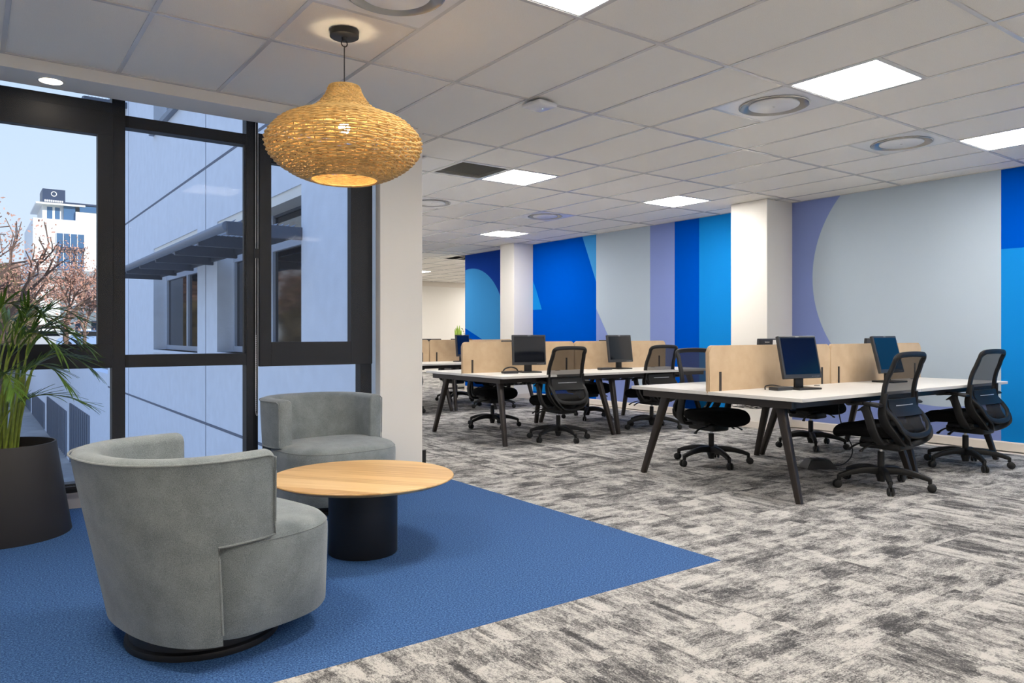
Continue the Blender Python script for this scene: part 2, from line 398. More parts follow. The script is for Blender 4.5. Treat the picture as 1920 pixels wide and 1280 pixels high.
def ctile(w, h):
    if (w, h) not in ct:
        b = BM(); g = .006; x0, x1, y0, y1 = g, w-g, g, h-g; c = .004
        lo = [b.verts.new(p) for p in ((x0+c, y0+c, 0), (x1-c, y0+c, 0), (x1-c, y1-c, 0), (x0+c, y1-c, 0))]
        up = [b.verts.new(p) for p in ((x0, y0, .010), (x1, y0, .010), (x1, y1, .010), (x0, y1, .010))]
        b.faces.new(lo[::-1])
        for i in range(4): b.faces.new((lo[i], lo[(i+1) % 4], up[(i+1) % 4], up[i]))
        me = bpy.data.meshes.new('ceiling_tile'); b.to_mesh(me); b.free(); me.materials.append(M['tile']); ct[(w, h)] = me
    return ct[(w, h)]
def inside(x, y, w, h):
    if x > 14.8 or y > YF: return False
    if y+h > YD and x+w > EX+.1: return y < YF-.1
    if x >= XW-.05: return False
    if y >= 5.1 and x+w < 3.0: return False
    return True
tees = BM(); cand = []
for j in range(-9, 21):
    for m in range(-4, 16):
        x, y = GX+.6*j, GY+1.2*m
        if not inside(x, y, .6, 1.2) or x < -2.7 or y < -2.9: continue
        xx = x
        f0, f1 = (j, 2*m) in fix, (j, 2*m+1) in fix
        w = min(.6, XW-x) if y < YD-.3 else .6
        hmax = 1.2
        if y > 5 and x < 3.62:
            if y < 5.9:      # strip in front of the window column return
                cand.append((max(x, 2.92), y, x+.6-max(x, 2.92), 5.94-y))
                if j == 1: cand.append((3.42, 5.94, GX+1.2-3.42, y+1.2-5.94))
                continue
            if j < 1: continue
            x = 3.62; w = GX+1.2-3.62
        if x+w < 3.0 and y+1.2 > 5.165 and y < 5.165: hmax = 5.165-y
        if not f0 and not f1: cand.append((x, y, w, hmax))
        elif f0 != f1: cand.append((x, y+(0.6 if f0 else 0), w, .6)); box(tees, x, x+w, y+.6-.012, y+.6+.012, CE-.002, CE+.02)
        else: box(tees, x, x+w, y+.6-.012, y+.6+.012, CE-.002, CE+.02)
cand.sort(key=lambda q: (q[0]+.3)**2+(q[1]+.6)**2); nc = 0
restb = BM()
for x, y, w, h in cand:
    cx, cyy = x+w/2, y+h/2; d = cx*.5785+cyy*.8157; r = cx*.8157-cyy*.5785
    if d > .6 and abs(r/max(d, .1)) < 1.0 and nc < 280 and y < 14:
        o = bpy.data.objects.new('ceiling_tile', ctile(round(w, 3), round(h, 3))); link(o, ce, (x, y, CE+.004)); nc += 1
    else: box(restb, x+.006, x+w-.006, y+.006, y+h-.006, CE+.004, CE+.012)
obj('ceiling_tiles_beyond', restb, M['tile'], ce, kind='stuff')
obj('cross_tee', tees, M['tee'], ce)
for m in range(-4, 17):
    y = GY+1.2*m
    if -2.6 < y < YF:
        x0 = -2.6 if y < 5.1 else (3.0 if y < 5.9 else EX+.37); x1 = XW if y < YD else 14.8
        boxo('main_tee', (x0, x1, y-.012, y+.012, CE-.003, CE+.025), M['tee'], ce)
for j in range(-8, 21):
    x = GX+.6*j
    y0, y1 = -2.6, 5.165 if x < 2.9 else YF
    if x > XW: y0 = YD
    elif 2.9 < x < 3.6: y1 = 5.94
    boxo('runner_tee', (x-.012, x+.012, y0, y1, CE-.001, CE+.02), M['tee'], ce)
# shadow-line angles against walls
b = BM(); box(b, XW-.024, XW, -2.6, YD, CE-.002, CE+.02); box(b, -2.6, 2.885, 5.145, 5.165, CE-.002, CE+.02); box(b, EX+.37, XW, YD-.02, YD+.02, CE-.004, CE+.02); struct('trim_3', b, M['tee'])

# ------------------------------------------------------------------ window wall
YG = 5.60
def win(n, parts, panes):
    w = bpy.data.objects.new('window_%d' % n, None); C.objects.link(w); w['kind'] = 'structure'; w.location = (0, 0, 0)
    for nm, bxs in parts:
        for q in bxs: boxo(nm, q, M['frame'], w, bev=.003)
    for q in panes: boxo('pane', q, M['gls'], w)
    return w
F0, F1 = YG, YG+.10
win(1, [('mullion', [(.784, .865, F0, F1, .09, 2.9)]),
        ('transom', [(-2.6, .784, F0, F1, 2.626, 2.70), (-2.6, .784, F0, F1, .914, .96), (-2.6, .784, F0, F1, .10, .16), (-2.6, .784, F0, F1, 2.86, 2.9)]),
        ('sash', [(-.82, .784, F0-.035, F0+.04, 2.468, 2.628), (-.82, .784, F0-.035, F0+.04, .918, 1.075), (.694, .784, F0-.035, F0+.04, 1.075, 2.468), (-.82, -.70, F0-.035, F0+.04, 1.075, 2.468)]),
        ('mullion', [(-.90, -.82, F0, F1, .09, 2.9), (-2.6, -2.5, F0, F1, .09, 2.9)])],
    [(-.70, .70, F0+.01, F0+.016, 1.07, 2.475), (-2.5, .784, F0+.05, F0+.056, .16, .92), (-2.5, .784, F0+.05, F0+.056, 2.69, 2.88), (-2.5, -.9, F0+.05, F0+.056, .95, 2.64)])
win(2, [('transom', [(.865, 1.68, F0, F1, 2.55, 2.63), (.865, 1.68, F0, F1, .914, 1.0), (.865, 1.68, F0, F1, .10, .16), (.865, 1.68, F0, F1, 2.86, 2.9)]),
        ('mullion', [(1.68, 1.767, F0, F1, .09, 2.9)]), ('glazing_bead', [(1.665, 1.68, F0+.01, F0+.05, 1.0, 2.55)])],
    [(.865, 1.68, F0+.05, F0+.056, .16, .92), (.865, 1.68, F0+.05, F0+.056, .99, 2.56), (.865, 1.68, F0+.05, F0+.056, 2.62, 2.87)])
win(3, [('transom', [(1.767, 2.70, F0, F1, 2.60, 2.65), (1.767, 2.70, F0, F1, .90, .96), (1.767, 2.70, F0, F1, .10, .16), (1.767, 2.70, F0, F1, 2.86, 2.9)]),
        ('mullion', [(2.60, 2.70, F0, F1, .09, 2.9)]),
        ('sash', [(1.767, 1.856, F0-.035, F0+.04, .90, 2.616), (2.502, 2.69, F0-.035, F0+.04, .90, 2.616), (1.856, 2.502, F0-.035, F0+.04, 2.43, 2.616), (1.856, 2.502, F0-.035, F0+.04, .90, 1.083)])],
    [(1.85, 2.51, F0+.01, F0+.016, 1.08, 2.44), (1.767, 2.62, F0+.05, F0+.056, .16, .92), (1.767, 2.62, F0+.05, F0+.056, 2.64, 2.87), (2.698, 2.792, F0+.03, F0+.036, .10, 2.9)])
b = BM(); box(b, -2.6, 2.80, 5.585, 5.75, 0, .10); box(b, -2.6, 2.80, 5.60, 5.75, 2.9, 3.1); struct('wall_window_kerb', b, pbr('grey_kerb', (150, 150, 156), .6))
b = BM(); box(b, 3.0, 3.37, 5.95, 6.1, -.5, 3.2); struct('wall_return', b, M['render'])

# roller blinds of translucent mesh
def blind(x0, x1, label):
    t = thing('roller_blind', label, 'blind', (x0, 5.505, 0), 0, 'mesh roller blinds on the windows')
    boxo('fabric', (0, x1-x0, 0, .0012, .16, 2.73), M['blind'], t)
    boxo('bottom_bar', (0, x1-x0, -.006, .008, .142, .16), M['frame'], t)
    b = BM(); tube(b, [(0, 0, 2.745), (x1-x0, 0, 2.745)], .018, 10); obj('roller', b, M['metal_w'], t, smooth=True); return t
blind(-2.4, .845, 'pale mesh roller blind over the left window behind the palm')
blind(.872, 1.70, 'pale mesh roller blind over the middle window with the canopy view')
blind(1.745, 2.68, 'pale mesh roller blind over the right window beside the white column')
t = thing('blind_chain', 'white beaded blind cord hanging beside the dark mullion near the back armchair', 'blind chain', (1.725, 5.495, .55))
bd = BM()
for sx in (-.008, .008):
    tube(bd, [(sx, 0, 0.02), (sx, 0, 2.19)], .0014, 5)
sweep(bd, [(-.008, 0, .02), (-.006, 0, 0), (0, 0, -.008), (.006, 0, 0), (.008, 0, .02)], circ(.0014, 5))
obj('cord', bd, M['metal_w'], t)
bd = BM()
for k in range(40): box(bd, -.0105, -.0055, -.0025, .0025, .03+k*.014, .037+k*.014)
obj('beads', bd, M['metal_w'], t, kind='stuff')
boxo('connector', (-.016, .016, -.006, .006, 1.15, 1.22), M['frame'], t)

# ------------------------------------------------------------------ fixtures in the ceiling
def half(n): return bpy.data.objects.new(n, None)
LBL = {(2.256, 2.577): 'square light panel cut off by the top edge of the picture', (4.656, 2.577): 'large bright square light panel beside the round diffuser, upper right',
 (7.056, 2.577): 'square light panel cut off by the right edge of the picture', (4.656, 6.177): 'square light panel touching the dark return air grille',
 (7.056, 6.177): 'square light panel left of the near white column', (7.056, 9.777): 'small square light panel above the far white column'}
proto = None
for x, y in LIGHTS:
    lab = LBL.get((x, y), 'recessed square light panel outside the view, continued or added in the same ceiling grid')
    if proto is None:
        t = thing('ceiling_light', lab, 'ceiling light', (x, y, CE), 0, 'square light panels in the ceiling'); proto = t
        b = BM()
        for q in ((-.288, .288, -.288, -.276), (-.288, .288, .276, .288), (-.288, -.276, -.276, .276), (.276, .288, -.276, .276)): box(b, *q, -.001, .012)
        obj('frame', b, M['metal_w'], t)
        b = BM(); box(b, -.276, .276, -.276, .276, .002, .008); obj('diffuser', b, PANEL, t)
        boxo('housing', (-.288, .288, -.288, .288, .012, .045), M['metal_w'], t)
    else:
        t = copy_tree(proto); place(t, (x, y, CE), 0, lab, 'square light panels in the ceiling')
        if x < 0:      # unseen panels made warmer and stronger to tint the bulkhead
            for c in t.children:
                if c.name.startswith('diffuser'): c.data = c.data.copy(); c.data.materials[0] = WARM_FILL
DL = {(1.656, 3.177): 'round ceiling air diffuser above the pendant, cut off by the top edge', (4.656, 3.177): 'round ceiling air diffuser touching the large bright light panel',
 (6.456, 3.177): 'round ceiling air diffuser between the large light panel and the right one', (6.456, 7.977): 'small bluish round ceiling air diffuser above the mural wall, far',
 (4.656, 7.977): 'round ceiling air diffuser partly hidden by the white column at the window'}
proto = None
for x, y in DIFF:
    if proto is None:
        t = thing('air_diffuser', DL[(x, y)], 'air vent', (x, y, CE), 0, 'round air diffusers in the ceiling'); proto = t
        # square plate with round hole
        b = BM(); n = 48; hs = .288; ri = .235
        inner = [b.verts.new((ri*cos(2*pi*i/n), ri*sin(2*pi*i/n), -.001)) for i in range(n)]
        outer = []
        for i in range(n):
            a = 2*pi*i/n; c_, s_ = cos(a), sin(a); k = hs/max(abs(c_), abs(s_)); outer.append(b.verts.new((k*c_, k*s_, -.001)))
        for i in range(n): b.faces.new((inner[i], inner[(i+1) % n], outer[(i+1) % n], outer[i]))
        obj('plate', b, M['metal_w'], t)
        b = BM(); lathe(b, [(.235, -.001), (.240, -.006), (.232, -.010), (.222, -.002), (.205, .03), (.18, .05), (.10, .055), (0, .055)], 48); obj('cone', b, pbr('diffuser_cone', (176, 174, 170), .22, metal=.45), t, smooth=True)
        b = BM(); lathe(b, [(0, -.010), (.158, -.010), (.170, -.006), (.172, .0), (.166, .006), (0, .012)], 48); obj('disc', b, M['metal_w'], t, smooth=True)
        b = BM(); lathe(b, [(0, -.014), (.008, -.014), (.009, -.010), (0, -.010)], 12); obj('knob', b, M['tee'], t, smooth=True)
    else: t = copy_tree(proto); place(t, (x, y, CE), 0, DL[(x, y)], 'round air diffusers in the ceiling')
t = thing('air_grille', 'dark return air grille with fine slats next to a light panel', 'air vent', (4.056, 6.177, CE))
b = BM()
for q in ((-.288, .288, -.288, -.268), (-.288, .288, .268, .288), (-.288, -.268, -.268, .268), (.268, .288, -.268, .268)): box(b, *q, -.002, .012)
obj('frame', b, M['metal_w'], t)
boxo('backing', (-.268, .268, -.268, .268, .03, .035), pbr('grille_dark', (62, 62, 58), .8), t)
sl = BM(); sweep(sl, [(-.268, 0, 0), (.268, 0, 0)], [(-.008, .005), (-.008, .007), (.006, .002), (.006, 0)])
sm = obj('slat', sl, M['grille'], t, (0, -.255, 0))
for k in range(1, 27): o = sm.copy(); C.objects.link(o); o.parent = t; o.location = (0, -.255+k*.0196, 0)
# wifi access point
t = thing('access_point', 'small white square wireless access point stuck under the ceiling', 'access point', (3.245, 4.070, CE), radians(6))
b = BM(); box(b, -.09, .09, -.09, .09, -.045, -.014, bev=.013, seg=3); obj('body', b, M['metal_w'], t, smooth=True)
boxo('mount', (-.05, .05, -.05, .05, -.016, 0), M['metal_w'], t)
b = BM(); lathe(b, [(0, -.0462), (.003, -.0462), (.003, -.044)], 8); obj('indicator', b, emit('status_led', (.6, 1, .8), 3), t, (.03, .0, 0))
# downlight in bulkhead
t = thing('downlight', 'round warm recessed downlight in the bulkhead above the left window', 'ceiling light', (.406, 5.30, 2.69))
b = BM(); lathe(b, [(.062, 0), (.064, -.004), (.075, -.005), (.078, 0)], 32); obj('rim', b, M['metal_w'], t, smooth=True)
b = BM(); lathe(b, [(0, -.002), (.062, -.002)], 32); obj('lens', b, DOWN, t)

# ------------------------------------------------------------------ armchairs
def armchair(label, loc, rz, build=True):
    t = thing('tub_armchair', label, 'armchair', loc, rz, 'grey swivel tub armchairs')
    xc, bb, TH = -.08, .385, .095
    def plan(s, off, z):
        """s in [-1,1]: -1 right arm end, 0 back, +1 left arm end"""
        a = .22+.145*(z-.10)/.62; a -= off; w = bb-off + .012*(z-.1)
        k = .27  # share of the straight arm
        if abs(s) > 1-k:
            u = (abs(s)-(1-k))/k; x = xc+u*.135; y = w*(1-.03*u*u)
        else:
            th = abs(s)/(1-k)*pi/2; e = 2/2.3
            x = xc-a*abs(cos(th))**e; y = w*abs(sin(th))**e
        return x, (y if s > 0 else -y)
    def shell(bm, smax, ztop, roundtop, n):
        rows = []; S_ = .64
        st = [-1, -.95, -.9, -.85, -.8, -.76, -.72, -.68, -S_-1e-4]+[-S_+2*S_*i/n for i in range(n+1)]+[S_+1e-4, .68, .72, .76, .8, .85, .9, .95, 1]
        prof = [(0, -1)]
        for q in range(1, 9): prof.append((0, -1-q/9))
        if roundtop:
            for q in range(1, 9):
                an = pi*q/9; prof.append((.5-.5*cos(an), ztop-.032+.032*sin(an)))
        prof.append((1, ztop-.032)); prof.append((1, -1))
        def row(s, sh=0.0, dx=0.0):
            r = []; zlo = .088 if abs(s) < S_+1e-5 else .425
            for tt, z in prof:
                if z < 0: z = zlo+(ztop-.032-zlo)*(-1-z)
                t2 = .5+(tt-.5)*(1-sh); z2 = z-(sh*.05 if z > ztop-.05 else 0)
                x, y = plan(s, TH*t2, z2); r.append(bm.verts.new((x+dx, y, z2)))
            return r
        if roundtop: rows.append(row(st[0], .35, .018)); rows.append(row(st[0], .1, .012))
        for s in st: rows.append(row(s))
        if roundtop: rows.append(row(st[-1], .1, .012)); rows.append(row(st[-1], .35, .018))
        m = len(prof)
        for A, B in zip(rows[:-1], rows[1:]):
            for j in range(m): bm.faces.new((A[j], A[(j+1) % m], B[(j+1) % m], B[j]))
        bm.faces.new(rows[0][::-1]); bm.faces.new(rows[-1])
    b = BM(); shell(b, 1.0, .728, True, 56)
    # tuck the lower edge of the shell
    obj('backrest', b, M['chair'], t, smooth=True)
    # seat block
    b = BM(); rings = []
    def outline(k, dz, n=72):
        pts = []
        for i in range(n):
            a = 2*pi*i/n; c_, s_ = cos(a), sin(a)
            ax = .425 if c_ > 0 else .22
            e = 2/3.3 if c_ > 0 else 2/2.4
            pts.append((math.copysign(abs(c_)**e, c_)*(ax-k), math.copysign(abs(s_)**e, s_)*(bb-.008-k)))
        return pts
    for k, z in ((.05, .083), (.016, .086), (.008, .10), (.003, .25), (0, .36), (.001, .395), (.008, .415), (.022, .43), (.05, .44), (.12, .447), (.2, .45)):
        rings.append([b.verts.new((x, y, z)) for x, y in outline(k, 0)])
    for A, B in zip(rings[:-1], rings[1:]):
        for i in range(72): j = (i+1) % 72; b.faces.new((A[i], A[j], B[j], B[i]))
    b.faces.new(rings[0][::-1]); b.faces.new(rings[-1])
    seat = obj('seat', b, M['chair'], t, smooth=True)
    b = BM(); tube(b, [(x, y, .405) for x, y in outline(.001, 0) if x > .02][0:0] or [(x, y, .408) for x, y in outline(.004, 0)], .0022, 5, closed=True); obj('seam', b, M['piping'], seat, smooth=True)
    b = BM(); path = []
    n = 60; zt = .712
    for i in range(n+1): s = -1+2*i/n; x, y = plan(s, -.001, zt); path.append((x+(.012 if abs(s) > .99 else 0), y, zt-(.01 if abs(s) > .99 else 0)))
    def leg(sgn):
        p = []
        for q in range(1, 7): z = zt-.012-(zt-.44)*q/6; x, y = plan(sgn, -.001, z); p.append((x+.013, y, z))
        for q in range(1, 6): s = sgn*(1-.36*q/5); x, y = plan(s, -.002, .425); p.append((x, y, .424))
        for q in range(1, 8): z = .424-(.30)*q/7; x, y = plan(sgn*.64, -.001, z); p.append((x, y, z))
        return p
    full = leg(-1)[::-1]+path+leg(1)
    tube(b, full, .0042, 6); obj('piping', b, M['piping'], t, smooth=True)
    b = BM(); lathe(b, [(0, 0), (.275, 0), (.278, .006), (.275, .022), (.262, .028), (.258, .10), (0, .10)], 48); obj('swivel_base', b, M['black'], t, smooth=True)
    return t
arm = armchair('grey tub armchair in front, seen from its side and back', (.735, 2.985, 0), radians(14))
t = copy_tree(arm); place(t, (1.945, 4.70, 0), radians(-83), 'grey tub armchair behind the round table by the white column, facing the table', 'grey swivel tub armchairs')

# ------------------------------------------------------------------ coffee table
t = thing('coffee_table', 'low round oak coffee table on a black drum base', 'table', (1.69, 3.607, 0), radians(128))
b = BM(); lathe(b, [(0, .374), (.435, .374), (.468, .388), (.4755, .393), (.476, .397), (.474, .4), (0, .4)], 96); obj('tabletop', b, M['oak'], t, smooth=True)
b = BM(); lathe(b, [(0, 0), (.176, 0), (.179, .004), (.179, .374), (0, .374)], 64); obj('base', b, M['black'], t, smooth=True)

# ------------------------------------------------------------------ pendant
PX, PY = 1.640, 3.735
t = thing('pendant_lamp', 'woven wicker pendant lamp hanging over the coffee table, lit', 'lamp', (PX, PY, CE))
b = BM(); lathe(b, [(0, -.034), (.07, -.034), (.077, -.030), (.078, 0), (0, 0)], 40); cn = obj('canopy', b, M['black'], t, smooth=True)
b = BM(); lathe(b, [(0, -.052), (.012, -.052), (.016, -.034), (0, -.034)], 16); obj('hub', b, M['black'], cn, smooth=True)
b = BM(); sweep(b, [(.017*cos(2*pi*k/16), 0, -.065+.017*sin(2*pi*k/16)) for k in range(16)], circ(.0035, 6), closed=True, up=Vector((0, 1, 0))); obj('ring', b, M['bronze'], t, smooth=True)
b = BM(); tube(b, [(0, 0, -.078), (0, 0, -.34)], .003, 6); tube(b, [(0, 0, -.34), (0, 0, -.47)], .012, 8); obj('cable', b, M['bronze'], t, smooth=True)
SP = [(.080, -.304), (.090, -.335), (.114, -.372), (.150, -.412), (.204, -.448), (.278, -.477), (.338, -.505), (.372, -.540), (.403, -.578), (.408, -.615), (.392, -.660), (.355, -.705), (.300, -.745), (.240, -.775), (.180, -.795)]
SPv = smooth_path([(r, z, 0) for r, z in SP], 6)
# arclength lookup
L_ = [0]
for a, c in zip(SPv[:-1], SPv[1:]): L_.append(L_[-1]+(c-a).length)
def sp(u):
    u *= L_[-1]
    for i in range(len(L_)-1):
        if u <= L_[i+1]+1e-9:
            f = (u-L_[i])/(L_[i+1]-L_[i]); return SPv[i].lerp(SPv[i+1], f)
    return SPv[-1]
sh = bpy.data.objects.new('lamp_shade', None); link(sh, t)
b = BM(); rows = 66; NR = 24
for k in range(rows):
    u = (k+.5)/rows; r0 = sp(u); seg = NR*4
    ph = (k % 2)*pi; jit = R.uniform(0, 50); pts = []
    amp = .0068*(1 if r0.x > .15 else .6)
    for i in range(seg):
        a = 2*pi*i/seg
        w = amp*cos(NR/2*a*2+ph) ; nz = noise.noise(Vector((cos(a)*5+jit, sin(a)*5, k*.35)))*1.0+.6*noise.noise(Vector((cos(a)*14+jit, sin(a)*14, k*.9)))
        p = sp(min(1, max(0, u+nz*.011)))
        pts.append(((p.x+w)*cos(a), (p.x+w)*sin(a), p.y))
    sweep(b, pts, circ(.0060, 5, .0050), closed=True)
obj('woven_strands', b, M['wicker'], sh, smooth=True, kind='stuff')
rb = BM(); tube(rb, [(sp(i/36).x, 0, sp(i/36).y) for i in range(37)], .0032, 5); rm = obj('rib', rb, M['wicker'], sh, smooth=True)
for k in range(1, NR*2):
    o = rm.copy(); C.objects.link(o); o.parent = sh; o.rotation_euler = (0, 0, 2*pi*k/(NR*2))
b = BM()
b.free()
for r_, z_ in ((.180, -.795), (.080, -.303)): obj('rim', sweep(BM(), [(r_*cos(2*pi*i/48), r_*sin(2*pi*i/48), z_) for i in range(48)], circ(.007, 6), closed=True), M['wicker'], sh, smooth=True)
b = BM(); bmesh.ops.create_uvsphere(b, u_segments=16, v_segments=10, radius=.03); obj('bulb', b, emit('bulb_glass', (1, .82, .56), 210), t, (0, 0, -.52), smooth=True)

# ------------------------------------------------------------------ palm in its planter
t = thing('planter', 'large matt black tapered planter at the left edge holding the palm', 'planter', (.150, 5.090, 0))
b = BM(); lathe(b, [(0, .0), (.346, 0), (.348, .004), (.268, .522), (.259, .522), (.266, .44), (0, .44)], 64); obj('shell', b, M['pot'], t, smooth=True)
b = BM(); lathe(b, [(0, .475), (.15, .472), (.264, .465)], 40); obj('soil', b, M['soil'], t)
leafm = pbr('palm_leaf', (82, 114, 42), .42, var=(8, .45)); stemm = pbr('palm_stem', (122, 140, 52), .5, var=(20, .3))
t = thing('areca_palm', 'green feathery palm growing in the black planter at the left edge', 'plant', (.150, 5.090, .468))
def leaflet_mesh(L, w, droop):
    b = BM(); n = 5; rows = []
    for i in range(n+1):
        u = i/n; ww = w*math.sin(pi*min(1, .12+.88*u))**.7*(1-u*.15) if i < n else .0006
        y = L*u; z = -droop*L*u*u
        rows.append([b.verts.new((-ww/2, y, z+.0)), b.verts.new((0, y, z-.0025)), b.verts.new((ww/2, y, z))])
    for A, B in zip(rows[:-1], rows[1:]):
        b.faces.new((A[0], A[1], B[1], B[0])); b.faces.new((A[1], A[2], B[2], B[1]))
    me = bpy.data.meshes.new('leaflet'); b.to_mesh(me); b.free(); me.materials.append(leafm)
    for p in me.polygons: p.use_smooth = True
    return me
LM = [leaflet_mesh(L, w, d) for L, w, d in ((.25, .019, .12), (.22, .021, .20), (.19, .018, .30), (.16, .016, .25), (.21, .022, .05))]
FR = []  # (azimuth deg, height of crown, reach, droop)
for az, h, rch, dr in ((-30, .74, .34, .40), (-42, .80, .30, .25), (-20, .58, .30, .42), (5, .80, .28, .1), (-60, .70, .30, .35), (-75, .84, .18, .0), (-110, .62, .40, .3), (-35, .34, .36, .38), (40, .78, .24, .1),
                       (-140, .68, .38, .3), (170, .72, .38, .3), (130, .66, .30, .3), (-10, .70, .24, .12), (-50, .52, .26, .5), (-95, .48, .26, .4), (-55, .86, .12, -.05), (-25, .84, .24, .08)):
    FR.append((az, h, rch, dr))
nl = 0; extra = BM()
for i, (az, h, rch, dr) in enumerate(FR):
    a = radians(az+AZ-36); dx, dy = cos(a), sin(a)
    o0 = Vector((R.uniform(-.07, .07), R.uniform(-.07, .07), -.01))
    h *= .97
    if 5.09+dy*rch*1.3 > 5.42: rch *= .45; h += .06
    P = [o0, o0+Vector((dx*.03, dy*.03, h*.38)), o0+Vector((dx*rch*.25, dy*rch*.25, h*.78)), o0+Vector((dx*rch*.6, dy*rch*.6, h)), o0+Vector((dx*rch, dy*rch, h*(1.02-dr*.12))), o0+Vector((dx*rch*1.32, dy*rch*1.32, h*(1.0-dr*.38)-.01))]
    pts = smooth_path(P, 6); n = len(pts)
    b = BM(); tube(b, pts, .006, 6, scales=[1.3-1.1*k/(n-1) for k in range(n)])
    st = obj('frond', b, stemm, t, smooth=True)
    for k in range(15):
        u = .42+.58*k/14; idx = min(n-2, int(u*(n-1))); p = pts[idx].lerp(pts[idx+1], u*(n-1)-idx); tg = (pts[idx+1]-pts[idx]).normalized()
        for sd in (-1, 1):
            me = LM[R.randrange(5)]
            side = tg.cross(Vector((0, 0, 1))).normalized()*sd
            f = .35+.9*(k/14)
            dirv = (side*.62+tg*(.75+f*.8)+Vector((0, 0, R.uniform(-.1, .6)))).normalized()
            xa = dirv.cross(Vector((0, 0, 1))).normalized(); za = xa.cross(dirv)
            s = (1-.45*abs(u-.68)/.32)*R.uniform(.78, 1.05)
            mt = Matrix((xa*s, dirv*s, za*s)).transposed().to_4x4(); mt.translation = p
            wtip = 5.09+(mt @ Vector((0, .27, 0))).y
            if wtip > 5.485:  # keep clear of the blind
                dirv.y = -abs(dirv.y)*.3; dirv.normalize(); xa = dirv.cross(Vector((0, 0, 1))).normalized(); za = xa.cross(dirv)
                mt = Matrix((xa*s, dirv*s, za*s)).transposed().to_4x4(); mt.translation = p
            vis = az in (-30, -42, -20, 5, -60, -35, -10, -50, -25, -75)
            if vis and nl < 292:
                o = bpy.data.objects.new('leaflet', me); link(o, st); o.matrix_local = mt; nl += 1
            else:
                tmp = BM(); tmp.from_mesh(me); merge(extra, tmp, mt)
obj('leaflets_beyond', extra, leafm, t, smooth=True, kind='stuff')
b = BM()
for k in range(9):
    a = R.uniform(0, 2*pi); r_ = R.uniform(.01, .10); tube(b, smooth_path([(r_*cos(a), r_*sin(a), -.01), (r_*1.3*cos(a), r_*1.3*sin(a), .2), (r_*2.0*cos(a), r_*2.0*sin(a), .42+R.uniform(0, .1))], 3), .007, 6)
obj('canes', b, stemm, t, smooth=True)

